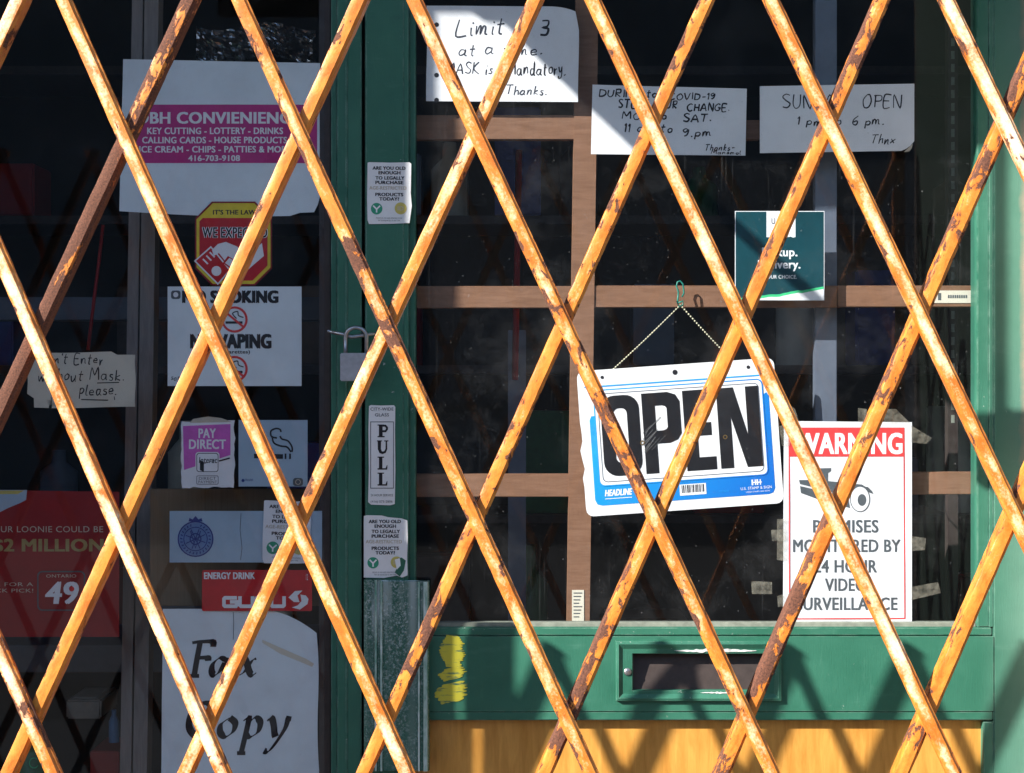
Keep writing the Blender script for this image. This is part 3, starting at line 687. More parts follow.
s = Sheet(YW+.0004, [MATS['blue_grey_card']], .0006, 7)
s.grid(169.5, 511, 322, 562.5, MATS['blue_grey_card'], 0, 16, 8, True)
cx, cy = 195.5, 539
s.poly(circ(cx, cy, 16.4), plain('mid_blue_ink', (.14, .23, .42, 1), .5), 1); s.ring(circ(cx, cy, 18), circ(cx, cy, 16.6), BLUEINK, 2); s.ring(circ(cx, cy, 12.2), circ(cx, cy, 11.3), BLUEINK, 2)
for k in range(26):
    if k in (19, 20): continue
    a = 2*math.pi*k/26; s.ribbon([(cx+13.2*math.cos(a), cy+13.2*math.sin(a)), (cx+15.4*math.cos(a+.05), cy+15.4*math.sin(a+.05))], 1.1, BLUEINK)
for a in range(0, 360, 45): s.ribbon([(cx, cy), (cx+10.5*math.cos(math.radians(a+20)), cy+10.5*math.sin(math.radians(a+20)))], .9, BLUEINK)
s.ring(circ(cx, cy, 6), circ(cx, cy, 4.8), BLUEINK, 2.8); s.ribbon([(cx-5, cy-8), (cx, cy+9), (cx+5, cy-8)], 1, BLUEINK)
s.poly([(cx-7, cy-17.5), (cx-6, cy-21), (cx-3, cy-19.5), (cx, cy-23), (cx+3, cy-19.5), (cx+6, cy-21), (cx+7, cy-17.5)], BLUEINK, 2)
s.ribbon([(241, 513), (240, 530), (242, 548), (240.5, 560)], .5, GREYINK, 1); s.ribbon([(269, 530), (270, 541), (268.5, 555)], .6, GREYINK, 1)
sheet_thing(s, 'crest_card', 'pale blue card with a round blue crowned crest', 'card')

def age_sticker(u0, v0, y, name, label, W=44, H=62, wear=False, seed=1, rot=0):
    s = Sheet(y, [WHITE], .00002, seed, rot, (u0+W/2, v0+H/2)); random.seed(seed)
    o = [(0, .6), (1.5, 0), (W*.5, .3), (W-2, -.2), (W-.3, 1.2), (W-.6, H*.5), (W+.6, H*.7), (W-1.6, H-1.5), (W*.6, H-.6), (2, H), (.4, H-4), (-.2, H*.6)]
    if wear: o = [(0, .6), (3, -.4), (18, 0), (24, 1.6), (38, 3), (43.5, 5), (44, 22), (43.4, 40), (43.8, 60), (38, 62), (33, 60), (20, 62.5), (0, 62)]
    s.poly([(u0+a, v0+b) for a, b in o], WHITE, 0, True)
    k = W/44; X = lambda a: u0+a*k; Yv = lambda b: v0+b*H/62
    for t, a, b, c in (('ARE YOU OLD', 5, 38, 4.2), ('ENOUGH', 11, 33, 8.8), ('TO LEGALLY', 8, 37, 14), ('PURCHASE', 8, 36, 18.6), ('PRODUCTS', 8, 36, 30.6), ('TODAY?', 12, 32, 35)):
        s.text(t, X(a), X(b), Yv(c), Yv(c+3.3), BLUEINK if False else INK, 2, .035)
    s.text('AGE-RESTRICTED', X(2), X(39), Yv(24), Yv(27.4), TANINK, 2, .02)
    s.poly(circ(X(9.5), Yv(46.5), 5.8*k, n=20), GPR, 2); s.ribbon([(X(6), Yv(43.5)), (X(9.5), Yv(47)), (X(9.5), Yv(50.4))], 1.5, WPR, 3); s.ribbon([(X(13), Yv(43.5)), (X(9.5), Yv(47))], 1.5, WPR, 3.4)
    s.poly(circ(X(33.5), Yv(46), 6*k, n=20), OCHRE, 2); s.text('ID', X(30.5), X(36.5), Yv(44), Yv(48), TANINK, 3, .02)
    s.text('PROOF OF AGE AND IDENTIFICATION', X(9), X(35), Yv(55.2), Yv(56.5), GREYINK, 2, 0); s.text('MAY BE REQUESTED AT ANY TIME', X(11), X(33), Yv(57.6), Yv(58.9), GREYINK, 2, 0)
    if wear: s.poly([(u0+33, v0+43), (u0+38, v0+42), (u0+42, v0+45), (u0+40, v0+55), (u0+36, v0+61), (u0+31, v0+57), (u0+34, v0+50)], g, 3); s.poly([(u0+31, v0+44), (u0+36, v0+42.5), (u0+37, v0+50), (u0+33, v0+54)], WPR, 3.8)
    tag(s.done(name), label, 'sticker', 'age question stickers')
age_sticker(367.3, 162.3, -.0032, 'age_sticker', 'upper white ARE YOU OLD ENOUGH sticker on the green door stile', seed=1, rot=-.5)
age_sticker(363.8, 515.5, -.0032, 'age_sticker', 'peeling ARE YOU OLD ENOUGH sticker below the PULL sticker', W=43, H=63, wear=True, seed=2)
age_sticker(263, 501, YW-.0012, 'age_sticker', 'white ARE YOU OLD ENOUGH sticker on the shop window above the red energy drink sticker', W=48, H=63, seed=3, rot=-2)

s = Sheet(YW, [RED], .00002, 8)
s.poly(rrect(202, 570, 312, 611, 1.5), RED, 0, True)
s.text('ENERGY DRINK', 204, 255, 572.3, 579, WPR, 2, .04); s.text('12', 306, 308, 574, 580, WPR, 2, 0)
def blocks(s, paths, w, m):
    for p in paths: s.ribbon(p, w, m, 2)
y0, y1 = 597.8, 606.2
for gx, pts in ((224, [(13, 0), (1, 0), (0, 1), (0, 7.4), (1, 8.4), (12, 8.4), (12.6, 7.4), (12.6, 4), (6, 4)]), (240, [(0, -1.6), (0, 7.4), (1, 8.4), (11.6, 8.4), (12.6, 7.4), (12.6, -1.6)]), (256, [(0, 10), (0, 1), (1, 0), (11, 0), (12, 1), (12, 4), (5, 4), (12, 10)]), (271.5, [(0, -1.6), (0, 7.4), (1, 8.4), (11.6, 8.4), (12.6, 7.4), (12.6, -1.6)])):
    s.ribbon([(gx+a, y0+b) for a, b in pts], 3.6, WPR, 2)
s.poly([(288.5, 597.5), (295, 591), (302.5, 590.5), (297.5, 595.5), (299.5, 602), (294, 602)], WPR, 2.4); s.poly([(300.5, 594.5), (306, 595.5), (308.5, 599), (307.5, 604), (300, 609.5), (292, 607.5), (298, 605.2), (301.5, 601)], WPR, 2.4)
sheet_thing(s, 'energy_drink_sticker', 'red ENERGY DRINK sticker with a blocky white logo', 'sticker')

s = Sheet(YW+.001, [MATS['sheet_paper']], .0022, 9)
def fax_edge(u, v, a, b):
    if a > .6: v += 24*((a-.6)/.4)**2*(1-b)**2.2
    u += 6*(a-.5)*b*.6 - 5*(1-b)*a*.3
    return u + 1.2*math.sin(b*7)*a, v
s.grid(162.5, 609, 318, 800, MATS['sheet_paper'], 0, 22, 24, True, fax_edge)
def cal(paths, ox, oy, k=1.0, w=5.2, sh_=.0):
    for p in paths:
        q = [(ox+x*k+sh_*(-y)*k, oy+y*k) for x, y in p]; s.nib(smooth_path(q, 6), INK, w, 32, 2, 1.0)
# glyphs drawn with a broad pen; origin at baseline left
cal([[(6, 0), (9, -18), (12, -34)], [(4, -33), (12, -34), (24, -34), (25, -29)], [(10, -18), (19, -18), (20, -15)], [(0, 0), (11, 0)]], 188, 676, 1.0, 7.4)
cal([[(16, -16.5), (10, -17.5), (4, -12), (2.5, -5), (5, -.6), (10, -4), (15, -13)], [(19, -18), (16.5, -9), (15.5, -2.5), (18, -.3), (23, -3.5)]], 209, 676, 1.0, 7.4)
cal([[(1, -15), (5, -18), (8, -14), (11, -4), (14, -.5), (18, -3)], [(18, -17), (14, -15), (6, -4), (1, -.5)]], 238, 676, 1.0, 7.2)
cal([[(25, -27), (22, -33), (13, -33), (4, -24), (2, -10), (8, -1), (16, -.5), (24, -6)]], 187, 737, 1.0, 7.8)
cal([[(11, -18), (3, -12), (2, -4), (7, 0), (14, -5), (16, -13), (11, -18)]], 218, 737, 1.05, 7.4)
cal([[(3, -15), (8, -18), (6, -6), (1, 15)], [(-3, 15.5), (5, 15.5)], [(7, -12), (14, -18), (19, -14), (17, -5), (10, 0), (5, -2)]], 240, 737, 1.05, 7.4)
cal([[(1, -15), (5, -18), (7, -12), (8, -3), (9, 0)], [(21, -18), (18, -8), (9, 6), (2, 14), (-2, 13)], [(19, -18), (24, -17)]], 266, 737, 1.05, 7.2)
s.ribbon([(233, 612), (233.5, 622), (233, 640)], .5, GREYINK, 1)
s.poly([(262, 640), (285, 650), (306, 659), (314, 664), (312, 667), (300, 662), (280, 654), (262, 643)], CREAM, 1)
sheet_thing(s, 'fax_copy_sheet', 'large white sheet reading Fax Copy in black italic letters', 'sign')

# lottery poster standing a little behind the window
YL = .05
s = Sheet(YL, [DRED], .0014, 10)
s.grid(-70, 489, 119, 637, DRED, 0, 36, 30, True, lambda u, v, a, b: (u, v + (3*(1-b)*a)))
s.poly([(-68, 490), (27, 490), (26, 500), (20, 503), (8, 508), (-8, 516), (-68, 540)], MATS['blue_grey_card'], 1); s.poly([(-68, 490.5), (24, 490.5), (6, 501), (-68, 526)], OCHRE, 2)
s.text('YOUR LOONIE COULD BE', -14, 103, 526.3, 532.2, TANINK, 2, .0); s.text('$2 MILLION', -8, 103.5, 539, 551.5, GOLD, 2, .035)
s.ring(rrect(37, 571, 85, 611, 5), rrect(38.4, 572.4, 83.6, 609.6, 4), GREYINK, 2); 
s.text('ONTARIO', 46, 76, 574.5, 577.6, TANINK, 2, .0); s.text('49', 44, 77, 582, 604, WPR, 2.6, .03, .12); s.poly(circ(71.5, 589, 2.6, n=14), WRED, 4)
s.text('ASK FOR A', -18, 33, 582.5, 586.2, TANINK, 2, 0); s.text('QUICK PICK!', -22, 33, 588.8, 592.5, TANINK, 2, 0)
sheet_thing(s, 'lottery_poster', 'dark red lottery poster with gold 2 MILLION lettering and a 49 badge', 'poster')

# ---- dim things inside the left window
YI = .16
bm = bmesh.new()
def leanpost(bm, ut, ub, w, y0, y1, lo=900, hi=-60):
    a = [P(ut, hi, y0), P(ut+w, hi, y0), P(ub+w, lo, y0), P(ub, lo, y0)]
    f = [bm.verts.new(p) for p in a]; b = [bm.verts.new(p+Vector((0, y1-y0, 0))) for p in a]
    bm.faces.new(f); bm.faces.new(b[::-1])
    for i in range(4): bm.faces.new((f[i], f[i-1], b[i-1], b[i]))
t = empty('inner_post', 'grey weathered double post standing inside the shop window', 'post', P(135, 773, YI))
leanpost(bm, 133, 118, 11, YI, YI+.03); finish('board', bm, MATS['post_wood'], t)
bm = bmesh.new(); leanpost(bm, 145.5, 131, 14, YI-.006, YI+.03); finish('board', bm, MATS['post_wood'], t); adopt(t)
for v0, v1, dd, lb in ((297, 320, .42, 'dim blue-grey shelf board behind the mask note'), (645, 672, .6, 'dim blue-grey shelf board below the lottery poster')):
    bm = bmesh.new(); pbox(bm, -60, 340, v0, v1, .35, dd, .002)
    tag(finish('window_shelf', bm, plain('dull_blue_board', (.07, .085, .11, 1), .5)), lb, 'shelf')
bm = bmesh.new(); pbox(bm, 150, 335, 489, 606, .075, .09, .001)
tag(finish('cardboard_panel', bm, MATS['cardboard']), 'brown corrugated cardboard panel behind the crest card', 'cardboard')
bm = bmesh.new(); tube(bm, [P(103, 225, .2), P(99, 262, .2), P(94, 300, .2), P(88, 350, .2)], .003, 6)
tag(finish('red_strap', bm, DRED), 'thin dark red strap hanging inside above the mask note', 'strap')
bm = bmesh.new(); pbox(bm, 66, 101, 700, 719, .3, .42, .003); pbox(bm, 72, 98, 697, 700, .31, .4, .002)
tag(finish('small_carton', bm, plain('drab_board', (.22, .21, .18, 1), .8)), 'small beige carton on the dim shelf at lower left', 'carton')
bm = bmesh.new(); q = P(114, 742, .28)
tube(bm, [q, q+Vector((0, 0, .035)), q+Vector((0, 0, .04)), q+Vector((0, 0, .046)), q+Vector((0, 0, .055))], [.009, .009, .007, .004, .004], 12)
tag(finish('blue_bottle', bm, plain('blue_plastic', (.06, .16, .30, 1), .4)), 'little blue bottle beside the grey post at lower left', 'bottle')
bm = bmesh.new(); pbox(bm, 90, 119, 751, 800, .27, .38, .002); tag(finish('red_packet', bm, DRED), 'dark red packet below the blue bottle', 'packet')
bm = bmesh.new(); q = P(31, 800, .25); tube(bm, [q, q+Vector((0, 0, .085)), q+Vector((0, 0, .09))], [.03, .03, .026], 20)
c_ = [P(34+4.5*math.cos(math.radians(a)), 763+5*math.sin(math.radians(a)), .215) for a in range(30, 330, 20)]
tube(bm, c_, .0009, 5, 1)
tag(finish('green_can', bm, [plain('dark_green_print', (.02, .13, .04, 1), .4), LGREEN]), 'dark green can at the lower left corner', 'can')
bm = bmesh.new(); A = []
for i in range(41):
    row = []
    for j in range(15):
        u, v = 196+i*3, 26+j*2.4+4*math.sin(i*.2); q = P(u, v, .06)
        q.y += .012*noise.noise(Vector((u*.11, v*.11, 3))) + .006*abs(noise.noise(Vector((u*.3, v*.3, 9)))); row.append(bm.verts.new(q))
    A.append(row)
for i in range(40):
    for j in range(14): bm.faces.new((A[i][j], A[i][j+1], A[i+1][j+1], A[i+1][j]))
t = NT('cellophane'); tr = t.n('BsdfTransparent'); gl = t.n('BsdfGlossy'); gl.inputs['Roughness'].default_value = .12; gl.inputs[0].default_value = (.9, .9, .9, 1)
m = t.n('MixShader'); m.inputs[0].default_value = .16; t.l(tr.outputs[0], m.inputs[1]); t.l(gl.outputs[0], m.inputs[2]); t.l(m.outputs[0], t.out.inputs[0])
tag(finish('cellophane_wrap', bm, t.m), 'crinkled clear cellophane above the magenta banded sheet', 'wrapper')

# ================================================================== PULL sticker
s = Sheet(-.0032, [WHITE], .00002, 12); random.seed(6)
s.poly([(369, 406), (371, 405), (381, 405.5), (394, 405.2), (395.3, 407), (395, 430), (395.4, 470), (394.8, 504), (390, 505.3), (371, 504.6), (368, 502), (368.8, 470), (368.4, 430)], WHITE, 0, True)
s.text('CITY-WIDE', 370.5, 393.5, 407.5, 410.6, GREYINK, 2, .01); s.text('GLASS', 375, 389, 413.2, 416.4, GREYINK, 2, .01)
s.ring([(370.3, 421.5), (393.8, 421.5), (393.8, 488.5), (370.3, 488.5)], [(371, 422.2), (393.1, 422.2), (393.1, 487.8), (371, 487.8)], GREYINK, 2)
def serifs(s, segs):
    for a in segs: s.poly(a, INK, 2.5)
R_ = lambda a, b, c, d: [(a, b), (c, b), (c, d), (a, d)]
# P
s.poly(R_(379, 425, 382.6, 436.5), INK, 2); serifs(s, [R_(377.6, 424.5, 384, 425.6), R_(377.6, 436, 384.6, 437.2)]); s.ribbon([(382, 425.7), (385.5, 425.7), (387, 427.5), (387, 429.2), (385.5, 431.2), (382, 431.2)], 2, INK, 3)
# U
s.ribbon([(379.4, 441), (379.4, 449), (380.6, 452), (382.6, 452.8), (385, 452), (386.4, 449), (386.4, 441)], lambda f: 3.4-2*f, INK, 2); serifs(s, [R_(377, 440.4, 382, 441.4), R_(384.3, 440.4, 388.4, 441.4)])
for v in (457, 473):
    s.poly(R_(379, v, 382.4, v+12), INK, 2); serifs(s, [R_(377.6, v-.4, 384, v+.7), R_(377.6, v+11.2, 387.2, v+12.6), [(385.6, v+11.2), (387, v+8), (387.4, v+8), (387.4, v+11.2)]])
s.text('24 HOUR SERVICE', 370.8, 393, 494, 496.3, GREYINK, 2, 0); s.text('(416) 575-2806', 370.8, 392.5, 500.4, 502.6, GREYINK, 2, 0)
sheet_thing(s, 'pull_sticker', 'tall narrow white PULL sticker on the green door stile', 'sticker')

# ================================================================== NOTES BEHIND THE DOOR GLASS
YD = .0215
s = Sheet(YD, [WHITE], .0012, 20)
def lim_edge(u, v, a, b):
    if b < .25 and a > .8: v += 5*((a-.8)/.2)**2*(1-b/.25); u -= 3*((a-.8)/.2)**3*(1-b/.25)
    if a > .5 and b < .3: u += 0
    return u + .5*math.sin(b*5), v + .8*a
s.grid(426.5, 5.5, 578.5, 101, WHITE, 0, 26, 20, True, lim_edge)
random.seed(21)
s.hand('Limit', 455, 506, 35, 16, PEN, 1.5, 1, .15); s.hand('3', 540, 551, 35, 15, INK, 2.0, 1, .1)
s.hand('at a time.', 458, 545, 54.5, 11, PEN, 1.2); s.hand('MASK is', 446, 494, 74, 11, PEN, 1.2); s.hand('Mandatory.', 508, 567, 74, 12, INK, 1.3, 1, .05)
s.hand('Thanks.', 505, 548, 94.5, 9, PEN, 1.1, 1, .2)
for v in (24.5, 75, 100): s.poly(circ(436.5, v, 2.4, n=14), INK, 1)
sheet_thing(s, 'limit_note', 'white handwritten note reading Limit 3 at a time, top of the door glass', 'note')

s = Sheet(YD, [WHITE], .0012, 22); random.seed(22)
s.grid(592.5, 84.5, 747, 154, WHITE, 0, 24, 12, True, lambda u, v, a, b: (u+(1-a)*(-1.5*b)-a*1.5*b, v+4*a*(1-b)+1.5*a*b))
s.hand('DURING to', 599, 658, 97, 7.5, INK, 1.4); s.hand('COVID-19', 669, 716, 99.5, 6.5, INK, 1.3)
s.hand('STORE HOUR', 618, 678, 108, 8, INK, 1.4); s.hand('CHANGE.', 687, 731, 111, 7, INK, 1.4)
s.hand('MON to', 622, 668, 119, 7, INK, 1.3); s.hand('SAT.', 683, 713, 121.5, 8, INK, 1.5)
s.hand('11 am to', 624, 674, 132, 7.5, INK, 1.3); s.hand('9.pm', 682, 713, 136, 7.5, INK, 1.3)
s.hand('Thanks-', 704, 735, 150.5, 6, INK, 1.0, 1, .3); s.hand('Mansmol', 711, 742, 154, 3.4, INK, .8, 1, .2)
sheet_thing(s, 'hours_note', 'wide handwritten note about COVID-19 store hour change, Mon to Sat', 'note')

s = Sheet(YD, [WHITE], .0012, 24); random.seed(24)
s.grid(760, 86, 914.5, 153, WHITE, 0, 24, 14, True, lambda u, v, a, b: (u - (4*max(0, a-.93)/.07 if b > .9 else 0), v-2.5*a - (5*max(0, a-.93)/.07 if b > .95 else 0)))
s.hand('SUNDAY', 782, 848, 108.5, 13, INK, 1.2, 1, .05); s.hand('OPEN', 862, 903, 106.5, 12, INK, 1.2, 1, .1)
s.hand('1 pm to', 797, 843, 125, 8, INK, 1.2); s.hand('6 pm.', 852, 886, 124.5, 8.5, INK, 1.2); s.hand('Thnx', 870, 896, 143.5, 8.5, INK, 1, 1, .3)
s.poly([(904, 152), (913, 143.5), (912, 148), (909.5, 151.2)], TANINK, 2)
sheet_thing(s, 'sunday_note', 'handwritten note reading SUNDAY OPEN 1 pm to 6 pm', 'note')

s = Sheet(YD, [TEAL], .0006, 26); random.seed(26)
s.grid(735, 211, 824.5, 300.5, WPR, 0, 8, 8, True); s.rect(735.7, 211.7, 823.8, 300, TEAL, 1)
s.poly([(766.5, 211.5), (795.5, 211.5), (795.5, 237), (793, 237.6), (791, 236.6), (785, 237.4), (766.5, 237.2)], WPR, 2)
up = [(735.7+88*i/24, 299.2-.5*math.sin(i*.9)-12.5*(i/24)**1.1+random.uniform(-.35, .35)) for i in range(25)]
s.poly([(735.7, 300)]+[(a, min(299.8, b)) for a, b in up]+[(823.8, 300)], LGREEN, 2); s.poly([(735.7, 300)]+[(a, min(299.9, b+2.6)) for a, b in up]+[(823.8, 300)], WPR, 3)
s.text('U', 771.5, 775, 218, 224, INK, 3, .0); s.text('E', 783, 786, 218, 224, INK, 3, .0)
s.text('Pickup.', 762, 797.5, 247.5, 256.3, WPR, 2, .025); s.text('Delivery.', 758, 800.5, 260, 268.5, WPR, 2, .025); s.text('YOUR CHOICE.', 764, 796.8, 275, 278.6, WPR, 2, .01)
sheet_thing(s, 'delivery_card', 'dark teal card advertising Pickup and Delivery on the door glass', 'card')

# ------------------------------------------------ OPEN sign
op = empty('open_sign', 'tilted blue and white plastic OPEN sign hanging on a beaded cord', 'sign', P(680, 300, .024))
s = Sheet(.0245, [PLAST], .00002, 30, 4.0, (681, 437.5), .0012)
pts = rrect(581.5, 364.3, 779, 510, 7, 4)
left = []
for i in range(14):       # bumpy moulded left edge
    v = 499-i*9.2; left.append((581.3 + (1.7*math.sin(i*1.9) if 2 < i < 9 else 0), v))
core = [p for p in pts if not (p[0] < 584 and 380 < p[1] < 500)]
# order: rrect goes TR, BR, BL, TL ; insert the bumps between BL and TL
n5 = 5; pts = pts[:3*n5] + left + pts[3*n5:]
s.poly(pts, PLAST, 0, True)
blue_out = [(591, 414), (594, 410), (770.5, 410), (770.5, 494), (768, 498), (764, 500), (599, 500), (594, 498), (591, 494)]
s.poly([(591, 414), (593, 410), (604, 410), (604, 472), (591, 458)], CYAN, 1); s.poly([(591, 448), (604, 460), (760, 470), (764, 402), (769, 398), (771.5, 402), (771.5, 494), (769.5, 498.5), (765, 500), (598, 500), (593, 498.5), (591, 494)], BLUE, 1.6)
s.poly(rrect(596, 384, 766, 481, 6, 4), PLAST, 3)
s.ring(rrect(596, 384, 766, 481, 6, 4), rrect(597.2, 385.2, 764.8, 479.8, 5, 4), BLUE, 4); s.ring(rrect(600, 388, 762, 477, 5, 4), rrect(600.8, 388.8, 761.2, 476.2, 4.4, 4), GREYM, 4)
s.ribbon([(588, 380.8), (772, 380.8)], 1.4, CYAN, 2)
T, B = 391, 471.5
s.ring(rrect(602.5, T, 641, B, 14, 6), rrect(615, T+13, 628.5, B-13, 5.6, 6), SIGNBLK, 5)
s.poly([(644, T), (657, T), (657, B), (644, B)], SIGNBLK, 5)
s.ring([(657, T), (670, T), (678, T+3), (682, T+10), (682, T+42), (678, T+48), (670, T+51), (657, T+51)], [(657, T+13), (664, T+13), (667, T+14), (668.5, T+16), (668.5, T+35), (667, T+37), (664, T+38), (657, T+38)], SIGNBLK, 5)
s.poly([(685, T), (698, T), (698, B), (685, B)], SIGNBLK, 5); 
for a, b, c in ((T, T+13, 715), (T+33, T+46, 712), (B-13, B, 715)): s.poly([(698, a), (c, a), (c, b), (698, b)], SIGNBLK, 5)
s.poly([(719, T), (736, T), (748, T+48), (748, T), (761, T), (761, B), (745.5, B), (732, T+30), (732, B), (719, B)], SIGNBLK, 5)
random.seed(4)
for k in range(12):       # rubbed scratches
    a = random.uniform(640, 652), random.uniform(428, 452); s.ribbon([a, (a[0]+random.uniform(5, 17), a[1]-random.uniform(6, 16))], random.uniform(.3, .9), SMUDGE, 6)
s.text('HEADLINE', 601, 628, 484.5, 491, WPR, 3, .05, .15); s.ribbon([(601, 493.5), (628, 493.5)], .7, WPR, 3)
s.rect(676, 484.5, 702.5, 495.5, WPR, 3, 2, 2)
u = 678
while u < 700.5:
    w = random.choice((.5, .8, 1.2)); s.poly([(u, 485.3), (u+w, 485.3), (u+w, 493), (u, 493)], INK, 4); u += w+random.choice((.5, .7, 1))
s.text('MADE IN USA', 677, 693, 481.5, 483.2, CYAN, 3, 0); s.text('U.S. STAMP & SIGN', 737, 768, 491.5, 494.2, WPR, 3, 0); s.text('USSIGN STAMPS AND SIGNS', 742, 766, 496, 497.2, WPR, 3, 0)
for k in range(2): s.ribbon([(749+k*5, 484.5), (749+k*5, 490)], 1.6, WPR, 3); s.ribbon([(752+k*5, 484.5), (752+k*5, 490)], 1.0, WPR, 3)
s.ribbon([(748.5, 487.4), (758.5, 487.4)], 1, WPR, 3.5); s.text('1720 8000', 714, 725, 493, 495, CYAN, 3, 0)
for (a, b, r) in ((606.5, 372, 1.7), (679.5, 372, 2.6), (753, 372, 1.8)): s.poly(circ(a, b, r, n=14), INK, 2)
for (a, b) in ((725, 440), (642, 440)): s.ring(circ(a, b, 2.3, n=14), circ(a, b, 1.3, n=14), BRASS, 7)
pan = s.done('panel', op)
bm = bmesh.new(); top = P(680.5, 305, .0235)
for q in (s.map(614, 368), s.map(741, 368)):
    q = Vector((q.x, .0264, q.z)); n = int((q-top).length/.0045)
    for i in range(n+1):
        p = top.lerp(q, i/n); p.z -= .0015*math.sin(math.pi*i/n)
        r = bmesh.ops.create_icosphere(bm, subdivisions=1, radius=.00155)
        for v in r['verts']: v.co += p
    tube(bm, [top, top.lerp(q, .5)+Vector((0, 0, -.0015)), q], .00035, 5)
finish('beaded_cord', bm, CORD, op, True); adopt(op)
bm = bmesh.new()
tube(bm, [P(677.5, 303, .0235), P(678.5, 292, .0235), P(676.5, 286, .0235), P(677.5, 282, .0235), P(680, 281, .0235), P(683, 284, .0235), P(684, 293, .0235), P(682, 297, .0235)], .0013, 6)
tube(bm, [P(677, 301, .0235), P(679, 307, .0232), P(683, 305, .0235), P(683, 301, .0235), P(678, 303, .0232)], .0013, 6)
tag(finish('hanging_hook', bm, HOOKM), 'small green plastic hook holding the OPEN sign cord', 'hook')

# ------------------------------------------------ WARNING sign
w_ = empty('warning_sign', 'white and red WARNING video surveillance sign taped inside the door glass', 'sign', P(848, 622, .0225))
s = Sheet(.0225, [WHITE], .0006, 31, 0, None)
s.grid(783, 421, 912, 622.5, WHITE, 0, 10, 14, True, lambda u, v, a, b: (u+1*(1-b)*(1-a), v+1.2*a*(1-b)))
s.ring([(788.5, 427.5), (904.5, 427.5), (905.5, 619), (789, 619.5)], [(789.8, 428.8), (903.3, 428.8), (904.3, 617.8), (790.2, 618.3)], WRED, 2)
s.rect(789.5, 428, 904, 456.5, WRED, 2.6); s.text('WARNING', 796, 902.5, 433, 454, WPR, 4, .035)
s.poly([(806, 468.5), (831, 468), (831, 471), (828, 473), (828, 481), (838, 483), (868, 487), (872, 491), (873.5, 494), (868, 492), (862, 484.5), (858, 484.5), (848, 497), (820, 489), (800, 484), (799, 480), (818, 480), (818, 472)], GREYINK, 2)
s.poly([(800, 486), (848, 497), (850, 508), (820, 500), (801, 493)], GREYINK, 2); s.ring(circ(860, 499, 10, 13), circ(860, 499, 9.2, 12.2), GREYINK, 3); s.poly(circ(860, 499, 9.2, 12.2), WPR, 2.8); s.poly(circ(862, 500, 4.4, 6), GREYINK, 3.4)
for t, a, b, v in (('PREMISES', 813, 878.5, 520), ('MONITORED BY', 793, 900.5, 539.5), ('24 HOUR', 814, 877, 560), ('VIDEO', 825, 866, 578.5), ('SURVEILLANCE', 796, 897.5, 597.5)): s.text(t, a, b, v, v+12.5, GREYINK, 2, .022)
s.done('panel', w_)
yt = .0212
for cs in (((858, 408), (867, 409), (866, 424), (858, 424)), ((884, 409), (896, 409), (910, 423), (884, 424)), ((909, 424), (932, 438), (926, 444), (909, 442)), ((789, 404), (795, 409), (800, 426), (787, 424)), ((779, 426), (790, 424), (790, 446), (782, 446)),
           ((777, 519), (787, 519), (787, 561), (777, 560)), ((771, 530), (786, 529), (786, 541), (772, 541)), ((911, 536), (926, 538), (925, 550), (911, 551)), ((911, 587), (938, 582), (941, 593), (911, 600)), ((777, 596), (785, 594), (785, 607), (778, 607)), ((751, 581), (772, 582), (772, 594), (752, 594))):
    tape(w_, cs, yt)
adopt(w_)
# ================================================================== INSIDE THE DOOR
YG = .042
fr_ = empty('inner_rack', 'bare brown wood rack frame standing behind the door glass', 'rack', P(584, 1000, YG))
def pb(u0, u1, v0, v1, y0, y1, mat='inner_wood', nm='rail', bev=.001):
    bm = bmesh.new(); pbox(bm, u0, u1, v0, v1, y0, y1, bev); return finish(nm, bm, MATS[mat] if isinstance(mat, str) else mat, fr_)
def leanpost(bm, ut, ub, w, y0, y1, lo=900, hi=-60):
    a = [P(ut, hi, y0), P(ut+w, hi, y0), P(ub+w, lo, y0), P(ub, lo, y0)]
    f = [bm.verts.new(p) for p in a]; b = [bm.verts.new(p+Vector((0, y1-y0, 0))) for p in a]
    bm.faces.new(f); bm.faces.new(b[::-1])
    for i in range(4): bm.faces.new((f[i], f[i-1], b[i-1], b[i]))
bm = bmesh.new(); leanpost(bm, 576.5, 562.8, 22.8, YG-.002, YG+.02); finish('upright', bm, MATS['inner_wood'], fr_)
pb(415, 590, 115, 139.5, YG, YG+.018); pb(590.5, 760, 120, 139.5, YG+.002, YG+.018)
pb(415, 590, 286, 308, YG, YG+.018); pb(590.5, 837, 285.5, 307.5, YG, YG+.018); pb(837.4, 985, 285.5, 307, YG+.004, YG+.02)
pb(415, 590, 474, 497, YG, YG+.018); pb(590.5, 985, 472, 494.5, YG, YG+.018)
bm = bmesh.new(); pbox(bm, 572, 584, 590, 622, YG-.003, YG-.0024)
for k in range(8): pbox(bm, 573.5, 582-(k*5) % 4, 592.5+k*3.4, 593.5+k*3.4, YG-.0034, YG-.0032, 0, 1)
finish('white_label', bm, [CREAM, GREYINK], fr_)
bm = bmesh.new(); pbox(bm, 928, 976, 290.5, 303, YG+.003, YG+.0036); pbox(bm, 938, 941, 293, 300, YG+.0026, YG+.0029, 0, 1)
for k in range(9): pbox(bm, 948+k*2.2, 949.4+k*2.2, 295, 298, YG+.0026, YG+.0029, 0, 1)
finish('paper_label', bm, [CREAM, GREYINK], fr_); adopt(fr_)
bm = bmesh.new(); pbox(bm, 815, 837, -300, 640, .075, .095, .001)
tag(finish('steel_upright', bm, GREYM), 'flat blue-grey metal upright behind the warning sign and delivery card', 'upright')
bm = bmesh.new(); pbox(bm, 948, 958, -60, 640, .30, .32)
for k in range(36): pbox(bm, 951.2, 954.6, -40+k*13, -32+k*13, .2995, .3, 0, 1)
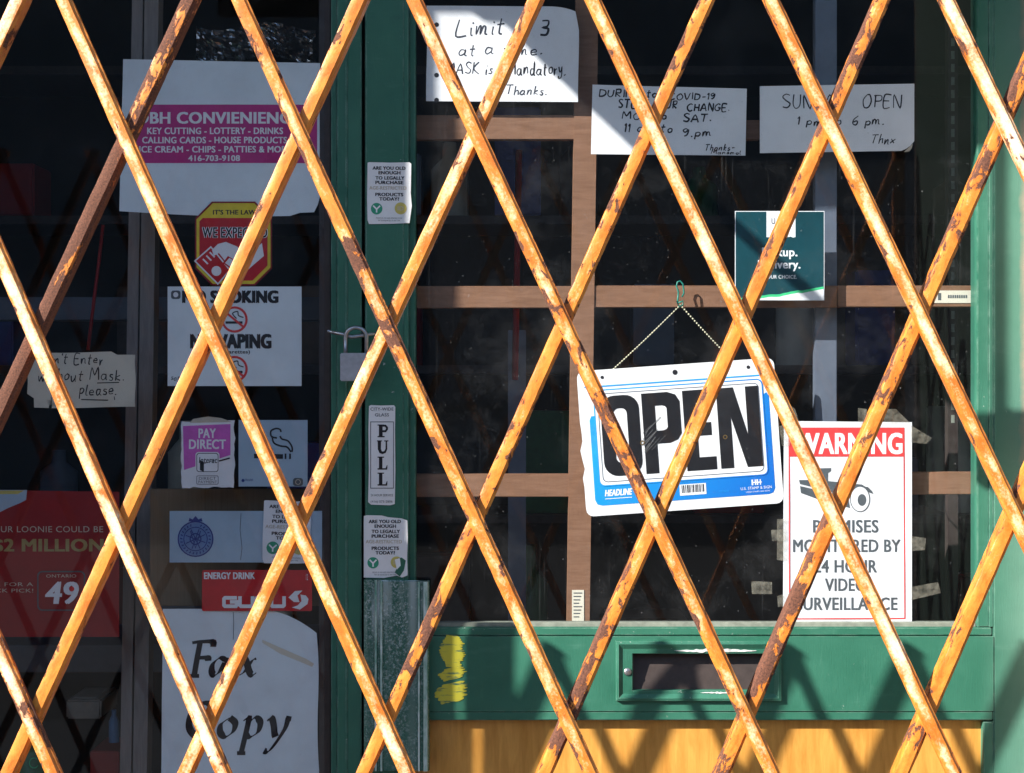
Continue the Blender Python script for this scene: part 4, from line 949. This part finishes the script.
tag(finish('slotted_standard', bm, [DARKM, SEAL]), 'slotted grey shelf standard deep inside at the right of the glass', 'shelf standard')
bm = bmesh.new(); a = P(515, 380, .22); b = P(519, 150, .22); tube(bm, [a, b], .0055, 8)
tag(finish('red_pole', bm, DRED), 'thin dark red pole inside, left of the wood rack upright', 'pole')
bm = bmesh.new(); pbox(bm, 508, 526, 330, 660, .25, .27, .001); tag(finish('pale_strip', bm, GREYM), 'pale strip standing behind the red pole', 'strip')
# dim shop shelving with goods
shelf = empty('store_shelf', 'dim shelving unit deep inside the shop', 'shelf', (0, 1.4, 0))
for z in (.5, .85, 1.2, 1.55, 1.9, 2.25):
    bm = bmesh.new(); box(bm, -1.6, 1.9, 1.3, 1.6, z-.02, z, .002); finish('shelf_board', bm, DARKM, shelf)
bm = bmesh.new(); box(bm, -1.6, 1.9, 1.6, 1.62, 0, 2.5); finish('back_panel', bm, ROOM, shelf); adopt(shelf)
random.seed(17)
gcols = [DRED, GREYM, CREAM, BLUEINK, DARKM, plain('dark_green_print', (.02, .13, .04, 1)), plain('brown_pack', (.10, .06, .035, 1), .5)]
gi = 0
for z in (.85, 1.2, 1.55, 1.9):
    x = -1.3
    while x < 1.4:
        w = random.uniform(.09, .2); h = random.uniform(.10, .27)
        if random.random() < .7:
            bm = bmesh.new()
            if random.random() < .6: box(bm, x, x+w, 1.33, 1.33+random.uniform(.08, .2), z+.001, z+h, .004)
            else:
                r = min(w, .09)/2; q = Vector((x+r, 1.4, z+.001)); tube(bm, [q, q+Vector((0, 0, h*.65)), q+Vector((0, 0, h*.8)), q+Vector((0, 0, h))], [r, r, r*.4, r*.35], 12)
            o = finish('stock_item', bm, gcols[gi % 7]); gi += 1
            tag(o, 'dim packaged goods on the shelving deep inside the shop', 'goods', 'goods on the dim shelving')
        x += w + random.uniform(.02, .1)

# ================================================================== SCISSOR GATE
gate = empty('scissor_gate', 'rusty orange painted folding scissor gate across the entrance', 'gate', (-.3, GY, 0))
ZT, ZB = P(0, -74, GY).z, .02
def bar(x0, slope, sgn, rust, fade_glare, label=None, zones=()):
    """x0 in px at y=0 of the gate plane, slope dx/dy px; clipped to the gate's width"""
    y = GY if sgn < 0 else GY-.0085
    def X(z): py = 386.5-(z-CZ)*F/(D+GY); return ((x0 + sgn*slope*py)-512)*(D+GY)/F
    za, zb = ZB, ZT
    xl, xr = XL+.035, XR-.03
    k = (X(zb)-X(za))/(zb-za)
    def Z(x): return za+(x-X(za))/k
    lo, hi = sorted((Z(xl), Z(xr))); za, zb = max(za, lo), min(zb, hi)
    if zb-za < .06: return
    A = Vector((X(za), y, za)); B = Vector((X(zb), y, zb)); L = (B-A).length; n = max(4, int(L/.006))
    dp = .009 if sgn < 0 else 0.0
    prof = [(-.0079, dp), (-.0079, -.0060), (-.0074, -.0078), (-.0062, -.0084), (0, -.0086), (.0044, -.0085), (.0054, -.0077), (.0060, -.0066), (.0079, -.0058), (.0079, dp)]
    me = bpy.data.meshes.new('gate_bar'); bm = bmesh.new(); rings = []; sd = random.uniform(0, 99)
    for i in range(n+1):
        t = i/n*L; row = []
        for j, (x, yy) in enumerate(prof):
            nz = noise.noise(Vector((t*55+sd, j*.45, sd)))*.00035 + noise.noise(Vector((t*160+sd, j*1.3, sd)))*.0003
            row.append(bm.verts.new((x + nz*(1 if x > 0 else -1)*.9, yy - nz*.8 if yy < 0 else yy, t)))
        rings.append(row)
    m = len(prof)
    for i in range(n):
        for j in range(m):
            f = bm.faces.new((rings[i][j], rings[i][(j+1) % m], rings[i+1][(j+1) % m], rings[i+1][j])); f.smooth = j not in (m-1, 0, m-2)
    bm.faces.new(rings[0]); bm.faces.new(rings[-1][::-1])
    for i in range(n):
        for j in (0, 1, 2, 5, 7, 8, 9):
            e = bm.edges.get((rings[i][j], rings[i+1][j]))
            if e: e.smooth = False
    bmesh.ops.recalc_face_normals(bm, faces=bm.faces)
    o = finish('gate_bar', bm, MATS['gate'], gate)
    d = (B-A).normalized(); ydir = Vector((0, 1, 0)); xdir = ydir.cross(d)
    o.matrix_world = Matrix.Translation(A) @ Matrix((xdir, ydir, d)).transposed().to_4x4()
    o.matrix_parent_inverse = Matrix.Translation(gate.location).inverted()
    o['rust_level'] = float(rust); o['fade_glare_level'] = float(fade_glare)
    def lz(py): return (P(0, py, GY).z - A.z)/d.z
    for k in (1, 2):
        o['rust_from_%d' % k] = 9.0; o['rust_to_%d' % k] = 8.0
        if len(zones) >= k: o['rust_from_%d' % k] = float(lz(zones[k-1][1])); o['rust_to_%d' % k] = float(lz(zones[k-1][0]))
    if label: o['label'] = label
random.seed(31)
BS = [(-281.5, .44, .30, 1.05, ((640, 780),)), (-107, .432, .10, 1.05, ()), (66, .444, .06, .95, ()), (240, .455, .34, .75, ((130, 165), (230, 375))), (414, .463, .34, .85, ((375, 520),)), (591, .467, .08, 1.05, ()), (768, .473, .08, .95, ()), (942, .476, .10, 1.15, ())]
FS = [(21, .47, .15, .95, ()), (191, .463, .86, .3, ((128, 470),)), (361, .455, .15, .25, ()), (536, .453, .22, .85, ((130, 175),)), (707, .444, .36, .42, ((25, 105), (585, 700))), (882, .437, .38, .45, ((0, 110), (560, 760))), (1056, .433, .42, .35, ((60, 180), (560, 700))), (1234, .432, .24, .3, ())]
for x0, k, r, f, z in BS: bar(x0, k, 1, r, f, None, z)
for x0, k, r, f, z in FS: bar(x0, k, -1, r, f, 'dark brown rusted bar with few orange patches' if r > .7 else None, z)
for i in range(2, 10): bar(-107-174.5*i, .44, 1, .3, .5)
for i in range(1, 3): bar(942+176*i, .47, 1, .3, .5)
for i in range(1, 6): bar(21-174.5*i, .452, -1, .3, .4)
for i in range(1, 8): bar(1234+176*i, .435, -1, .3, .3)
def channel(x0, x1, z0, z1, nm):
    bm = bmesh.new(); box(bm, x0, x1, GY-.006, GY+.012, z0, z1, .002); o = finish(nm, bm, MATS['gate'], gate)
    o.matrix_parent_inverse = Matrix.Translation(gate.location).inverted(); o['rust_level'] = .3; o['fade_glare_level'] = .3
channel(-1.346, -1.290, .02, 2.03, 'end_post'); channel(XR-.045, XR-.022, .02, 1.985, 'end_post')

# ================================================================== LIGHT, SKY, CAMERA
d = Vector((SX, 1.0, -SY)).normalized()
el = math.asin(-d.z); az = math.atan2(-d.x, -d.y)        # direction towards the sun
sl = bpy.data.lights.new('sun', 'SUN'); so = bpy.data.objects.new('sun', sl); COL.objects.link(so)
sl.energy = 5.0; sl.angle = math.radians(.32); sl.color = (1, .955, .89)
so.rotation_euler = d.to_track_quat('-Z', 'Y').to_euler()
w = bpy.data.worlds.new('World'); scene.world = w; w.use_nodes = True
nt = w.node_tree; bg = nt.nodes['Background']; sky = nt.nodes.new('ShaderNodeTexSky'); sky.sky_type = 'NISHITA'; sky.sun_disc = False
sky.sun_elevation = el; sky.sun_rotation = az % (2*math.pi)
nt.links.new(sky.outputs[0], bg.inputs[0]); bg.inputs[1].default_value = .112
sky.ozone_density = 1.6; sky.dust_density = .4
cam = bpy.data.cameras.new('camera'); co = bpy.data.objects.new('camera', cam); COL.objects.link(co)
co.location = (0, -D, CZ); co.rotation_euler = (math.radians(90), 0, 0); cam.lens = 36*F/1024; cam.clip_start = .05; cam.clip_end = 200
scene.camera = co
scene.view_settings.view_transform = 'Standard'; scene.view_settings.look = 'None'; scene.view_settings.exposure = 1.33; scene.view_settings.gamma = 1
scene.cycles.max_bounces = 8; scene.cycles.transparent_max_bounces = 16
scene.cycles.use_denoising = True
